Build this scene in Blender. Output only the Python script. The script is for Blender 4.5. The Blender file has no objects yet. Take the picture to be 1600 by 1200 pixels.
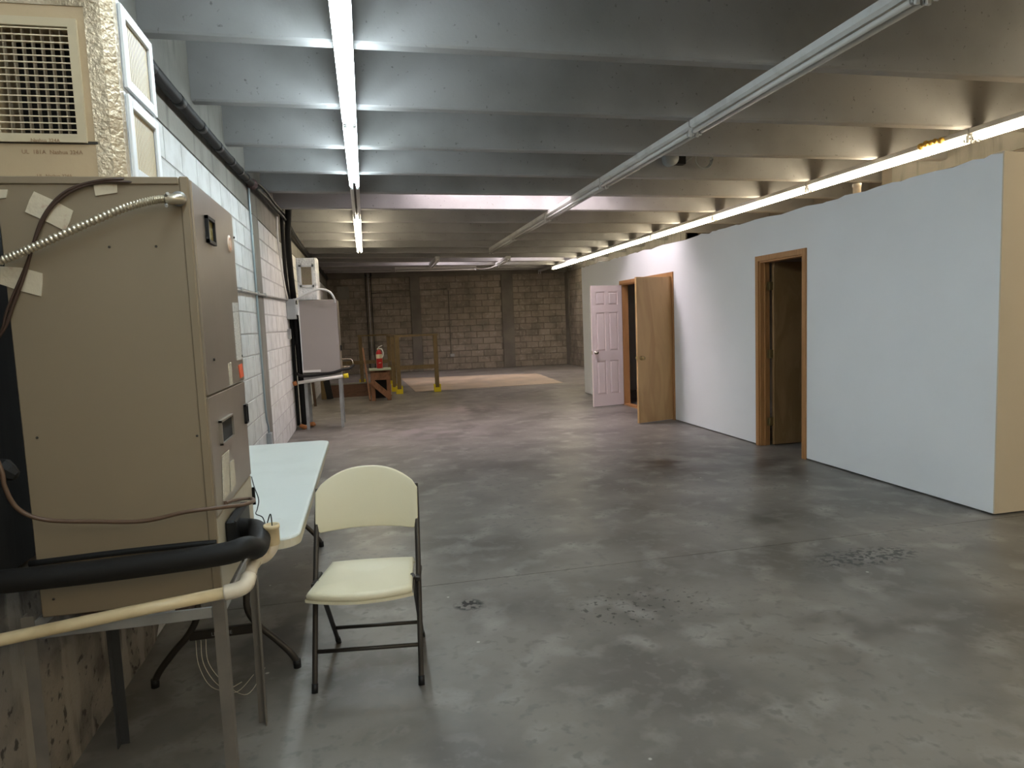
import bpy, math, random
from mathutils import Vector, Matrix
random.seed(7)
S = bpy.context.scene
COL = S.collection
# ---------------------------------------------------------------- camera
H = 1.49; F = 1050.0
def _rot(p, y, r):
    cp, sp, cy, sy, cr, sr = math.cos(p), math.sin(p), math.cos(y), math.sin(y), math.cos(r), math.sin(r)
    B = Matrix(((1,0,0),(0,0,-1),(0,1,0)))
    Rz = Matrix(((cy,sy,0),(-sy,cy,0),(0,0,1)))
    Rp = Matrix(((1,0,0),(0,cp,-sp),(0,sp,cp)))
    Rr = Matrix(((cr,-sr,0),(sr,cr,0),(0,0,1)))
    return Rr @ Rp @ B @ Rz
R = _rot(math.radians(5.35), math.radians(-12.1), math.radians(-2.25))
cd = bpy.data.cameras.new('camera'); cam = bpy.data.objects.new('camera', cd); COL.objects.link(cam)
cd.sensor_width = 36; cd.lens = 36*F/1600; cd.clip_start = .05; cd.clip_end = 100
M3 = Matrix((R[0], -R[1], -R[2])).transposed()
cam.matrix_world = Matrix.Translation((0,0,H)) @ M3.to_4x4()
S.camera = cam
def P(px, py, ax, v):
    """point of a real plane (x, y or z = v) that a ray of the photograph meets"""
    d = R.transposed() @ Vector(((px-800)/F, (py-600)/F, 1))
    i = 'xyz'.index(ax); c = (0, 0, H)[i]
    return Vector((0,0,H)) + d*((v-c)/d[i])
# ---------------------------------------------------------------- world, exposure
W = bpy.data.worlds.new('world'); S.world = W; W.use_nodes = True
W.node_tree.nodes['Background'].inputs[0].default_value = (.55,.62,.75,1)
W.node_tree.nodes['Background'].inputs[1].default_value = .3
S.view_settings.view_transform = 'Standard'; S.view_settings.look = 'None'
S.view_settings.exposure = 1.6; S.view_settings.gamma = 1.0; S.view_settings.use_curve_mapping = False
COOL = (.78,.92,1.0); WARM = (1.0,.87,.63); E_COOL = 13; E_WARM = 11
SKY = (1.0,.86,.92); E_SKY = 7.5; E_SKY2 = 11
# ---------------------------------------------------------------- materials
def mat(name, col, rough=.6, metal=0.0, n=None, bump=None, rnd=0.0, emit=None, rvar=None, n2=None, streak=None, coat=0):
    """n=(scale, colour2, low, high) mottling; n2 the same again; streak=(scale,colour,lo,hi) vertical runs; bump=(scale,strength)"""
    m = bpy.data.materials.new(name); m.use_nodes = True
    t = m.node_tree; N = t.nodes; L = t.links; b = N['Principled BSDF']
    b.inputs['Base Color'].default_value = (*col, 1); b.inputs['Roughness'].default_value = rough; b.inputs['Metallic'].default_value = metal
    if name in ('pipe_foam','black_plastic'): b.inputs['Specular IOR Level'].default_value = .25
    if coat: b.inputs['Coat Weight'].default_value = coat
    g = N.new('ShaderNodeNewGeometry'); out = None
    def noise(scale, det=4, sc=None):
        q = N.new('ShaderNodeTexNoise'); q.inputs['Scale'].default_value = scale; q.inputs['Detail'].default_value = det
        if sc:
            mp = N.new('ShaderNodeMapping'); mp.inputs['Scale'].default_value = sc; L.new(g.outputs['Position'], mp.inputs[0]); L.new(mp.outputs[0], q.inputs['Vector'])
        else: L.new(g.outputs['Position'], q.inputs['Vector'])
        return q.outputs[0]
    def ramp(src, lo, hi):
        r = N.new('ShaderNodeMapRange'); r.inputs[1].default_value = lo; r.inputs[2].default_value = hi; L.new(src, r.inputs[0]); return r.outputs[0]
    def mix(f, a, c2):
        x = N.new('ShaderNodeMix'); x.data_type = 'RGBA'; L.new(f, x.inputs[0])
        if a is None: x.inputs[6].default_value = (*col, 1)
        else: L.new(a, x.inputs[6])
        x.inputs[7].default_value = (*c2, 1); return x.outputs[2]
    for q in (n, n2):
        if q: out = mix(ramp(noise(q[0], 6), q[2], q[3]), out, q[1])
    if streak: out = mix(ramp(noise(streak[0], 4, (1,1,.12)), streak[2], streak[3]), out, streak[1])
    if rnd:
        oi = N.new('ShaderNodeObjectInfo'); h = N.new('ShaderNodeHueSaturation')
        r = N.new('ShaderNodeMapRange'); r.inputs[3].default_value = 1-rnd; r.inputs[4].default_value = 1+rnd
        L.new(oi.outputs['Random'], r.inputs[0]); L.new(r.outputs[0], h.inputs['Value'])
        if out is None: h.inputs['Color'].default_value = (*col, 1)
        else: L.new(out, h.inputs['Color'])
        out = h.outputs[0]
    if out is not None: L.new(out, b.inputs['Base Color'])
    if rvar: L.new(ramp2(t, noise(rvar[0], 4), rvar[1], rvar[2]), b.inputs['Roughness'])
    if bump:
        bp = N.new('ShaderNodeBump'); bp.inputs['Strength'].default_value = bump[1]; bp.inputs['Distance'].default_value = bump[2] if len(bump) > 2 else .01
        L.new(noise(bump[0], 5), bp.inputs['Height']); L.new(bp.outputs[0], b.inputs['Normal'])
    if emit: b.inputs['Emission Color'].default_value = (*emit[0], 1); b.inputs['Emission Strength'].default_value = emit[1]
    return m
def ramp2(t, src, lo, hi):
    r = t.nodes.new('ShaderNodeMapRange'); r.inputs[1].default_value = .35; r.inputs[2].default_value = .65
    r.inputs[3].default_value = lo; r.inputs[4].default_value = hi; t.links.new(src, r.inputs[0]); return r.outputs[0]

m_slab = mat('floor_concrete', (.222,.205,.183), .38, n=(1.3,(.132,.122,.108),.42,.60), n2=(4.5,(.30,.283,.258),.52,.70), streak=(18,(.17,.16,.146),.54,.66), bump=(60,.08,.004), rvar=(1.1,.33,.43))
def floor_details(m):
    """spots, stains, darker areas and painted skylight glow on the slab, at their own places"""
    t = m.node_tree; N = t.nodes; L = t.links; b = N['Principled BSDF']
    src = b.inputs['Base Color'].links[0].from_socket
    g = N.new('ShaderNodeNewGeometry')
    nz = N.new('ShaderNodeTexNoise'); nz.inputs['Scale'].default_value = 26; nz.inputs['Detail'].default_value = 6; L.new(g.outputs['Position'], nz.inputs['Vector'])
    big = N.new('ShaderNodeTexNoise'); big.inputs['Scale'].default_value = 3; L.new(g.outputs['Position'], big.inputs['Vector'])
    def blot(x, y, rx, ry, col, lo, hi, use, amt):
        nonlocal src
        mp = N.new('ShaderNodeVectorMath'); mp.operation = 'SUBTRACT'; mp.inputs[1].default_value = (x, y, 0); L.new(g.outputs['Position'], mp.inputs[0])
        sc = N.new('ShaderNodeVectorMath'); sc.operation = 'DIVIDE'; sc.inputs[1].default_value = (rx, ry, 1); L.new(mp.outputs[0], sc.inputs[0])
        ln = N.new('ShaderNodeVectorMath'); ln.operation = 'LENGTH'; L.new(sc.outputs[0], ln.inputs[0])
        r = N.new('ShaderNodeMapRange'); r.inputs[1].default_value = 1; r.inputs[2].default_value = 0; L.new(ln.outputs['Value'], r.inputs[0])
        r2 = N.new('ShaderNodeMapRange'); r2.inputs[1].default_value = lo; r2.inputs[2].default_value = hi; L.new(use, r2.inputs[0])
        mu = N.new('ShaderNodeMath'); mu.operation = 'MULTIPLY'; L.new(r.outputs[0], mu.inputs[0]); L.new(r2.outputs[0], mu.inputs[1])
        m2 = N.new('ShaderNodeMath'); m2.operation = 'MULTIPLY'; m2.use_clamp = True; m2.inputs[1].default_value = amt; L.new(mu.outputs[0], m2.inputs[0])
        x_ = N.new('ShaderNodeMix'); x_.data_type = 'RGBA'; L.new(m2.outputs[0], x_.inputs[0]); L.new(src, x_.inputs[6]); x_.inputs[7].default_value = (*col, 1); src = x_.outputs[2]
    n1, n3 = nz.outputs[0], big.outputs[0]
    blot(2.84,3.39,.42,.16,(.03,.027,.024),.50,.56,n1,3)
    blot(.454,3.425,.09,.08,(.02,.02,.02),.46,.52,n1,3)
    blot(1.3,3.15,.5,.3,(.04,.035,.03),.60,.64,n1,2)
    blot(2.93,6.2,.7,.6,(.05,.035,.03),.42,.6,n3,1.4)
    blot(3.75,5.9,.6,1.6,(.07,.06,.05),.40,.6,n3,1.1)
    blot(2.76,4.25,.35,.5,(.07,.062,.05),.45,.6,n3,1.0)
    blot(-.6,3.4,.8,.5,(.05,.045,.04),.45,.6,n3,1.0)  # darker area of floor under the folding table
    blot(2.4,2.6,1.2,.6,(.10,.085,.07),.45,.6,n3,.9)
    blot(1.6,11.5,1.6,1.0,(.32,.27,.26),.45,.6,n3,1.0)  # pinkish skylight glow painted lighter on the slab
    blot(.6,9.5,1.6,1.3,(.30,.26,.26),.45,.6,n3,1.0)  # same painted glow, right below the near skylight
    sp = N.new('ShaderNodeTexVoronoi'); sp.inputs['Scale'].default_value = 3.1; L.new(g.outputs['Position'], sp.inputs['Vector'])
    r = N.new('ShaderNodeMapRange'); r.inputs[1].default_value = .030; r.inputs[2].default_value = .022; L.new(sp.outputs['Distance'], r.inputs[0])
    x_ = N.new('ShaderNodeMix'); x_.data_type = 'RGBA'; L.new(r.outputs[0], x_.inputs[0]); L.new(src, x_.inputs[6]); x_.inputs[7].default_value = (.5,.48,.44,1); src = x_.outputs[2]
    L.new(src, b.inputs['Base Color'])
floor_details(m_slab)
m_joint = mat('joint', (.03,.028,.026), .9)
m_tan_pool = mat('tan_light_pool', (.42,.33,.23), .6, n=(1.6,(.33,.27,.20),.4,.65), bump=(40,.1,.004))  # tan floor colour with the far skylight's glow mixed in
m_joist = mat('joist_concrete', (.335,.33,.32), .75, n=(1.4,(.25,.245,.235),.42,.7), n2=(30,(.17,.165,.155),.66,.74), bump=(50,.15,.006))
m_beam = mat('beam_concrete', (.23,.215,.185), .8, n=(2.2,(.17,.16,.135),.42,.68), streak=(9,(.11,.10,.085),.55,.75), bump=(40,.3,.008))
m_block = mat('pale_block', (.62,.62,.60), .8, n=(6,(.52,.515,.49),.42,.7), streak=(11,(.42,.40,.37),.58,.82), bump=(90,.35,.006), rnd=.05)
m_mortar = mat('mortar', (.44,.435,.42), .9, bump=(60,.3,.006))
m_dirty = mat('dirty_plaster', (.23,.20,.165), .9, n=(3.2,(.10,.085,.07),.42,.60), streak=(10,(.27,.24,.20),.53,.62), n2=(26,(.05,.042,.035),.58,.66), bump=(30,.7,.012))
m_bblock = mat('brown_block', (.28,.24,.19), .85, n=(2.6,(.18,.152,.118),.40,.66), n2=(12,(.38,.34,.28),.55,.8), bump=(70,.35,.006), rnd=.12)
m_bmortar = mat('brown_mortar', (.16,.135,.105), .9)
m_pil = mat('pilaster_concrete', (.18,.16,.13), .85, n=(2,(.13,.115,.095),.4,.65), bump=(40,.3,.008))
m_white = mat('white_paint', (.80,.82,.84), .6, n=(1.2,(.77,.79,.81),.4,.7), bump=(120,.05,.003))
m_tan = mat('tan_wall', (.62,.53,.40), .7, bump=(120,.05,.003))  # tan colour of the partition's end wall
m_ply = mat('bare_plywood', (.30,.22,.14), .8, n=(4,(.22,.16,.10),.4,.7))
def wood(name, c1, c2, rough=.5, sc=(6,6,.5), f=8):
    m = bpy.data.materials.new(name); m.use_nodes = True; t = m.node_tree; N = t.nodes; L = t.links; b = N['Principled BSDF']
    g = N.new('ShaderNodeTexCoord'); mp = N.new('ShaderNodeMapping'); mp.inputs['Scale'].default_value = sc; L.new(g.outputs['Object'], mp.inputs[0])
    nz = N.new('ShaderNodeTexNoise'); nz.inputs['Scale'].default_value = 1.5; nz.inputs['Detail'].default_value = 5; nz.inputs['Distortion'].default_value = 1.6; L.new(mp.outputs[0], nz.inputs['Vector'])
    wv = N.new('ShaderNodeMath'); wv.operation = 'MULTIPLY'; wv.inputs[1].default_value = f; L.new(nz.outputs[0], wv.inputs[0])
    sn = N.new('ShaderNodeMath'); sn.operation = 'SINE'; L.new(wv.outputs[0], sn.inputs[0])
    r = N.new('ShaderNodeMapRange'); r.inputs[1].default_value = -1; r.inputs[2].default_value = 1; L.new(sn.outputs[0], r.inputs[0])
    x = N.new('ShaderNodeMix'); x.data_type = 'RGBA'; L.new(r.outputs[0], x.inputs[0]); x.inputs[6].default_value = (*c1,1); x.inputs[7].default_value = (*c2,1)
    L.new(x.outputs[2], b.inputs['Base Color']); b.inputs['Roughness'].default_value = rough
    return m
m_birch = wood('birch_door', (.56,.35,.16), (.47,.28,.12), .45, (3,3,.6), 12)
m_darkdoor = wood('dark_door', (.34,.20,.09), (.26,.15,.06), .5, (3,3,.8), 14)
m_casing = wood('stained_casing', (.42,.21,.08), (.30,.14,.05), .5, (18,18,1.2), 10)
m_rail = wood('rail_wood', (.19,.13,.055), (.12,.08,.033), .7, (12,12,3), 8)
m_red_wood = wood('rough_wood', (.24,.11,.055), (.14,.065,.033), .75, (10,10,4), 8)
m_dark_wood = wood('dark_wood', (.085,.05,.032), (.05,.03,.02), .8, (3,3,8), 8)
m_curb = wood('curb_wood', (.13,.065,.04), (.08,.04,.025), .8, (3,3,9), 8)
m_shade = wood('shade_black', (.018,.016,.014), (.008,.007,.006), .8, (9,9,.6), 8)  # near-black for the shaded gap behind the near cabinet
m_greenboard = mat('green_board', (.36,.40,.30), .7)
m_cab = mat('cabinet_tan', (.245,.19,.122), .5, n=(1.2,(.228,.176,.113),.4,.7))
m_cab2 = mat('cabinet_front', (.32,.28,.235), .32, .5, bump=(5,.12,.01), n=(2,(.27,.235,.195),.4,.7))
m_cab3 = mat('cabinet_pale', (.42,.38,.29), .5, n=(3,(.35,.31,.23),.4,.7))
m_cabfar = mat('cabinet_grey', (.34,.305,.285), .55)
m_seam = mat('seam', (.03,.025,.02), .8)
m_black = mat('black_plastic', (.012,.012,.012), .45)
m_rubber = mat('pipe_foam', (.011,.010,.009), .6, bump=(50,.2,.004))
m_steel = mat('galvanised', (.42,.42,.41), .5, .7, n=(9,(.32,.32,.31),.4,.7))
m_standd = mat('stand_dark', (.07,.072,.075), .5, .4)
m_stand = mat('stand_steel', (.23,.205,.175), .55, .5, n=(7,(.16,.145,.13),.42,.7))
m_flex = mat('flex_conduit', (.55,.49,.38), .35, .85)
m_foil = mat('foil_side', (.84,.85,.86), .38, .6, bump=(40,1.0,.016), n=(7,(.60,.62,.64),.45,.75))
m_foilw = mat('foil_warm', (.55,.46,.33), .36, .6, bump=(75,1.0,.008), n=(9,(.42,.34,.23),.46,.66))
m_board = mat('duct_board', (.50,.38,.235), .55, .25, bump=(14,.35,.008), n=(2.5,(.46,.37,.23),.45,.7))
m_tape = mat('paper_tape', (.62,.54,.40), .55, .2, bump=(40,.5,.006), n=(22,(.50,.34,.25),.60,.68))
m_grtan = mat('grille_tan', (.50,.42,.28), .45)
m_slatc = mat('slat_cream', (.70,.60,.42), .45)
m_slatshade = mat('blade_shaded', (.33,.27,.19), .5)  # darkened to paint in the shade deep inside the grille
m_whitemetal = mat('white_metal', (.72,.74,.75), .35)
m_fixture = mat('fixture_white', (.60,.60,.58), .3, n=(6,(.45,.44,.41),.52,.75))
m_fixwarm = mat('fixture_old', (.40,.38,.33), .4)
m_pvc = mat('pvc_cream', (.62,.50,.30), .4, n=(8,(.48,.37,.21),.5,.75))
m_pvcw = mat('pvc_white', (.68,.60,.47), .4, n=(9,(.52,.43,.32),.5,.75))
m_cord = mat('brown_cord', (.05,.026,.016), .45)
m_cord2 = mat('tan_cord', (.10,.056,.032), .5)
m_table = mat('table_plastic', (.64,.67,.63), .4, n=(3,(.58,.61,.57),.5,.75), n2=(16,(.50,.53,.49),.66,.8), bump=(160,.12,.002))
m_edge = mat('table_edge', (.60,.55,.42), .45)
m_chair = mat('chair_plastic', (.72,.66,.47), .42, bump=(170,.12,.002))
m_tube = mat('tube_bronze', (.055,.048,.042), .4, .5)
m_red = mat('extinguisher_red', (.42,.01,.012), .3)
m_yellow = mat('yellow_shoe', (.70,.55,.01), .5)
m_cream = mat('cream_label', (.65,.60,.42), .6)
m_orange = mat('orange_sticker', (.80,.13,.05), .5)
m_copper = mat('badge_copper', (.72,.34,.20), .4, .2)
m_badge = mat('badge_pale', (.85,.68,.55), .4)
m_glass = mat('sight_window', (.30,.24,.08), .15, n=(35,(.50,.45,.25),.45,.6))
m_clay = mat('clay_foam', (.42,.16,.05), .8, bump=(30,.6,.01))
m_foam = mat('amber_foam', (.60,.36,.06), .6, bump=(40,.7,.01))
m_door_w = mat('white_door', (.78,.68,.66), .4)
m_brass = mat('brass', (.45,.33,.15), .35, .8)
m_chrome = mat('dull_chrome', (.50,.45,.38), .25, .9)
m_dark = mat('unlit_cavity', (.012,.010,.009), .9)
m_brownlet = mat('brown_print', (.28,.17,.09), .7)
m_redlet = mat('red_print', (.42,.16,.11), .7)
m_whitepl = mat('white_plastic', (.72,.70,.66), .5)
m_greypaint = mat('grey_box', (.36,.38,.38), .45, .2)
m_blueg = mat('blue_conduit', (.30,.36,.38), .45, .5)
m_string = mat('white_string', (.70,.66,.55), .6)
def label_mat(name, base, ink, rows, colsc):
    m = mat(name, base, .55); t = m.node_tree; N = t.nodes; L = t.links; b = N['Principled BSDF']
    g = N.new('ShaderNodeTexCoord'); mp = N.new('ShaderNodeMapping'); mp.inputs['Scale'].default_value = (colsc, colsc, rows); L.new(g.outputs['Object'], mp.inputs[0])
    s = N.new('ShaderNodeSeparateXYZ'); L.new(mp.outputs[0], s.inputs[0])
    fr = N.new('ShaderNodeMath'); fr.operation = 'FRACT'; L.new(s.outputs[2], fr.inputs[0])
    r = N.new('ShaderNodeMath'); r.operation = 'LESS_THAN'; r.inputs[1].default_value = .33; L.new(fr.outputs[0], r.inputs[0])
    nz = N.new('ShaderNodeTexNoise'); nz.inputs['Scale'].default_value = 1; L.new(mp.outputs[0], nz.inputs['Vector'])
    r3 = N.new('ShaderNodeMath'); r3.operation = 'GREATER_THAN'; r3.inputs[1].default_value = .5; L.new(nz.outputs[0], r3.inputs[0])
    mu = N.new('ShaderNodeMath'); mu.operation = 'MULTIPLY'; L.new(r.outputs[0], mu.inputs[0]); L.new(r3.outputs[0], mu.inputs[1])
    x = N.new('ShaderNodeMix'); x.data_type = 'RGBA'; L.new(mu.outputs[0], x.inputs[0]); x.inputs[6].default_value = (*base,1); x.inputs[7].default_value = (*ink,1)
    L.new(x.outputs[2], b.inputs['Base Color']); return m
m_label = label_mat('printed_label', (.64,.62,.58), (.25,.24,.22), 210, 110)
m_label2 = label_mat('printed_plate', (.56,.51,.40), (.24,.21,.17), 190, 100)
def tube_mat(name, c, e): return mat(name, (.9,.9,.9), .4, emit=(c, e))
m_tc = tube_mat('tube_cool', COOL, E_COOL); m_tw = tube_mat('tube_warm', WARM, E_WARM)
m_toff = mat('tube_off', (.62,.62,.60), .25)
m_sky1 = mat('skylight_diffuser', (.8,.8,.8), .5, emit=(SKY, E_SKY)); m_sky2 = mat('skylight_diffuser_far', (.8,.8,.8), .5, emit=(SKY, E_SKY2))

# ---------------------------------------------------------------- mesh helpers
class MB:
    def __init__(s): s.v = []; s.f = []; s.sm = []
    def add(s, vs, fs, smooth=False):
        o = len(s.v); s.v += [Vector(v) for v in vs]; s.f += [tuple(i+o for i in f) for f in fs]; s.sm += [smooth]*len(fs); return s
    def box(s, x0, x1, y0, y1, z0, z1):
        return s.add([(x0,y0,z0),(x1,y0,z0),(x1,y1,z0),(x0,y1,z0),(x0,y0,z1),(x1,y0,z1),(x1,y1,z1),(x0,y1,z1)],
                     [(0,3,2,1),(4,5,6,7),(0,1,5,4),(1,2,6,5),(2,3,7,6),(3,0,4,7)])
    def bbox(s, x0, x1, y0, y1, z0, z1, b=.004):
        """box with chamfered edges"""
        vs = []; X = (x0,x1); Y = (y0,y1); Z = (z0,z1); idx = {}
        for i in (0,1):
            for j in (0,1):
                for k in (0,1):
                    sx, sy, sz = (1,-1)[i], (1,-1)[j], (1,-1)[k]
                    for a, d in enumerate(((0,b*sy,b*sz),(b*sx,0,b*sz),(b*sx,b*sy,0))):
                        idx[i,j,k,a] = len(vs); vs.append((X[i]+d[0], Y[j]+d[1], Z[k]+d[2]))
        f = []
        def q(*ks): f.append(tuple(idx[k] for k in ks))
        for i in (0,1):
            o = [(i,0,0,0),(i,1,0,0),(i,1,1,0),(i,0,1,0)]; q(*(o if i else o[::-1]))
            o = [(0,i,0,1),(1,i,0,1),(1,i,1,1),(0,i,1,1)]; q(*(o[::-1] if i else o))
            o = [(0,0,i,2),(1,0,i,2),(1,1,i,2),(0,1,i,2)]; q(*(o if i else o[::-1]))
        for i in (0,1):
            for j in (0,1):
                for (e0, e1) in ((((i,j,0),0,1),((i,j,1),0,1)), (((i,0,j),0,2),((i,1,j),0,2)), (((0,i,j),1,2),((1,i,j),1,2))):
                    q((*e0[0],e0[1]),(*e0[0],e0[2]),(*e1[0],e1[2]),(*e1[0],e1[1]))
        for i in (0,1):
            for j in (0,1):
                for k in (0,1): q((i,j,k,0),(i,j,k,1),(i,j,k,2))
        s.add(vs, f); s.fix = True; return s
    def beam(s, a, b, w, h, up=(0,0,1)):
        a = Vector(a); b = Vector(b); d = (b-a).normalized(); up = Vector(up)
        if abs(d.dot(up)) > .98: up = Vector((0,1,0))
        x = d.cross(up).normalized()*w/2; z = x.cross(d).normalized()*h/2
        vs = [a-x-z, a+x-z, a+x+z, a-x+z, b-x-z, b+x-z, b+x+z, b-x+z]
        return s.add(vs, [(0,1,2,3),(7,6,5,4),(0,4,5,1),(1,5,6,2),(2,6,7,3),(3,7,4,0)])
    def tube(s, pts, r, n=10, cap=True, rr=None):
        pts = [Vector(p) for p in pts]; m = len(pts)
        t0 = (pts[1]-pts[0]).normalized(); u = t0.cross(Vector((0,0,1)));
        if u.length < .05: u = t0.cross(Vector((0,1,0)))
        u.normalize(); vs = []; fs = []
        for i, p in enumerate(pts):
            t = (pts[min(i+1,m-1)]-pts[max(i-1,0)]).normalized()
            u = (u - t*u.dot(t)).normalized(); w = t.cross(u)
            q = rr[i] if rr else r
            for k in range(n):
                a = 2*math.pi*k/n; vs.append(p + u*math.cos(a)*q + w*math.sin(a)*q)
        for i in range(m-1):
            for k in range(n): fs.append((i*n+k, i*n+(k+1)%n, (i+1)*n+(k+1)%n, (i+1)*n+k))
        s.add(vs, fs, True)
        if cap:
            o = len(s.v)-len(vs)
            s.f += [tuple(o+k for k in range(n))[::-1], tuple(o+(m-1)*n+k for k in range(n))]; s.sm += [False, False]
        return s
    def lathe(s, c, prof, n=20, axis=(0,0,1)):
        c = Vector(c); ax = Vector(axis).normalized(); u = ax.orthogonal().normalized(); w = ax.cross(u); vs = []; fs = []
        for r, h in prof:
            for k in range(n):
                a = 2*math.pi*k/n; vs.append(c + ax*h + (u*math.cos(a) + w*math.sin(a))*max(r, 1e-4))
        for i in range(len(prof)-1):
            for k in range(n): fs.append((i*n+k, i*n+(k+1)%n, (i+1)*n+(k+1)%n, (i+1)*n+k))
        return s.add(vs, fs, True)
    def prism(s, poly, ax, a, b):
        """poly of 2-D points in the plane across axis ax, extruded from a to b"""
        def mk(p, q): return {'x': (q,p[0],p[1]), 'y': (p[0],q,p[1]), 'z': (p[0],p[1],q)}[ax]
        n = len(poly); vs = [mk(p,a) for p in poly]+[mk(p,b) for p in poly]
        s.add(vs, [tuple(range(n))[::-1], tuple(range(n,2*n))]+[(i,(i+1)%n,n+(i+1)%n,n+i) for i in range(n)]); s.fix = True; return s
    def loft(s, rings, smooth=True, cap=True):
        n = len(rings[0]); vs = [v for r in rings for v in r]; fs = []
        for i in range(len(rings)-1):
            for k in range(n): fs.append((i*n+k, i*n+(k+1)%n, (i+1)*n+(k+1)%n, (i+1)*n+k))
        if cap: fs += [tuple(range(n))[::-1], tuple((len(rings)-1)*n+k for k in range(n))]
        s.add(vs, fs, smooth); s.fix = True; return s
    def mesh(s, name, material, off=(0,0,0)):
        me = bpy.data.meshes.new(name); off = Vector(off)
        me.from_pydata([tuple(v-off) for v in s.v], [], s.f)
        me.polygons.foreach_set('use_smooth', s.sm)
        if getattr(s, 'fix', False):
            import bmesh
            b = bmesh.new(); b.from_mesh(me); bmesh.ops.recalc_face_normals(b, faces=b.faces); b.to_mesh(me); b.free()
        me.materials.append(material); me.update(); return me
    def build(s, name, material, parent=None, local=False, label=None):
        off = Vector((0,0,0))
        if parent is not None and not local:
            q = parent
            while q is not None: off += q.location; q = q.parent
        if parent is None and not local and s.v:
            lo = Vector([min(v[i] for v in s.v) for i in range(3)]); hi = Vector([max(v[i] for v in s.v) for i in range(3)])
            off = Vector(((lo.x+hi.x)/2, (lo.y+hi.y)/2, lo.z))
        o = bpy.data.objects.new(name, s.mesh(name, material, off)); COL.objects.link(o)
        if parent is not None: o.parent = parent
        else: o.location = off
        if label: o['label'] = label
        return o
def link(name, me, parent, loc, label=None):
    o = bpy.data.objects.new(name, me); COL.objects.link(o); o.parent = parent; o.location = loc
    return o
def tag(o, label=None, cat=None, group=None, kind=None):
    if label: o['label'] = label
    if cat: o['category'] = cat
    if group: o['group'] = group
    if kind: o['kind'] = kind
    return o
def thing(name, label, cat, loc, rz=0, group=None):
    o = bpy.data.objects.new(name, None); COL.objects.link(o); o.location = loc; o.rotation_euler = (0,0,rz); o.empty_display_size = .1
    return tag(o, label, cat, group)
def struct(o): o['kind'] = 'structure'; return o
def smooth_path(pts, k=6):
    pts = [Vector(p) for p in pts]; out = []
    for i in range(len(pts)-1):
        p0 = pts[max(i-1,0)]; p1 = pts[i]; p2 = pts[i+1]; p3 = pts[min(i+2,len(pts)-1)]
        for j in range(k):
            t = j/k; out.append(.5*((2*p1)+(p2-p0)*t+(2*p0-5*p1+4*p2-p3)*t*t+(3*p1-p0-3*p2+p3)*t**3))
    return out+[pts[-1]]
def text(body, size, loc, mtx, material, parent, name='lettering'):
    c = bpy.data.curves.new(name, 'FONT'); c.body = body; c.size = size; c.extrude = .0004; c.materials.append(material)
    c.resolution_u = 3
    q = bpy.data.objects.new(name, c); me = bpy.data.meshes.new_from_object(q); me.name = name
    o = bpy.data.objects.new(name, me); COL.objects.link(o); o.parent = parent; o['kind'] = 'stuff'
    o.matrix_local = Matrix.Translation(Vector(loc)-parent.location) @ mtx.to_4x4(); return o
FACE_CAM = Matrix(((1,0,0),(0,0,-1),(0,1,0)))       # lettering on a face that looks towards -y
FACE_X = Matrix(((0,0,1),(1,0,0),(0,1,0)))          # lettering on a face that looks towards +x

# ================================================================ SETTING
XL, XR, YB, YR, ZJ, ZS = -1.09, 6.5, 21.6, -4.0, 3.10, 3.66
fl = struct(MB().box(XL-.3, XR+.3, YR-.2, YB+.9, -.2, -.006).build('floor', m_joint))
def slab(y0a, y0b, y1a, y1b):   # y at the left and right end of each edge
    MB().prism([(XL-.2,y0a),(XR+.2,y0b),(XR+.2,y1b),(XL-.2,y1a)], 'z', -.006, 0).build('floor_slab', m_slab, fl)
slab(YR-.2, YR-.2, 3.752, 3.722); slab(3.757, 3.727, 15.00, 15.06); slab(15.006, 15.066, 22.4, 22.4)
MB().prism([(1.02,15.07),(4.47,15.09),(4.6,17.9),(4.62,18.2),(.9,19.2)], 'z', .0005, .004).build('floor_light_patch', m_tan_pool, fl, label='tan patch of floor with skylight glow painted in')  # pool of light under the far skylight, painted as a thin tan patch

# back wall: slightly out of square with the room
def yb(x): return 21.88 - .085*(x-XL)
wb = struct(MB().prism([(XL-.2,yb(XL-.2)+.02),(XR+.3,yb(XR+.3)+.02),(XR+.3,22.6),(XL-.2,22.6)], 'z', 0, ZS).build('wall_back', m_bmortar))
ang = math.atan(-.085)
def block_mesh(L, h, d, mtl, axis):
    c = .006; b = MB()
    p = [(0,0),(L,0),(L,h),(0,h)]; q = [(c,c),(L-c,c),(L-c,h-c),(c,h-c)]
    if axis == 'y': vs = [(0,u,w) for u, w in p]+[(d,u,w) for u, w in q]
    else: vs = [(u,0,w) for u, w in p]+[(u,-d,w) for u, w in q]
    b.add(vs, [(0,1,2,3),(4,5,6,7)]+[(i,(i+1)%4,4+(i+1)%4,4+i) for i in range(4)]); b.fix = True
    return b.mesh('block', mtl)
bcache = {}
def bm_get(L, h, d, mtl, axis):
    k = (round(L,3), h, d, mtl.name, axis)
    if k not in bcache: bcache[k] = block_mesh(round(L,3), h, d, mtl, axis)
    return bcache[k]
pilx = [(1.46,1.76),(4.36,4.73)]
CH = .2; BW = .4; g_ = .010
lwb = wb.location
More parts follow.
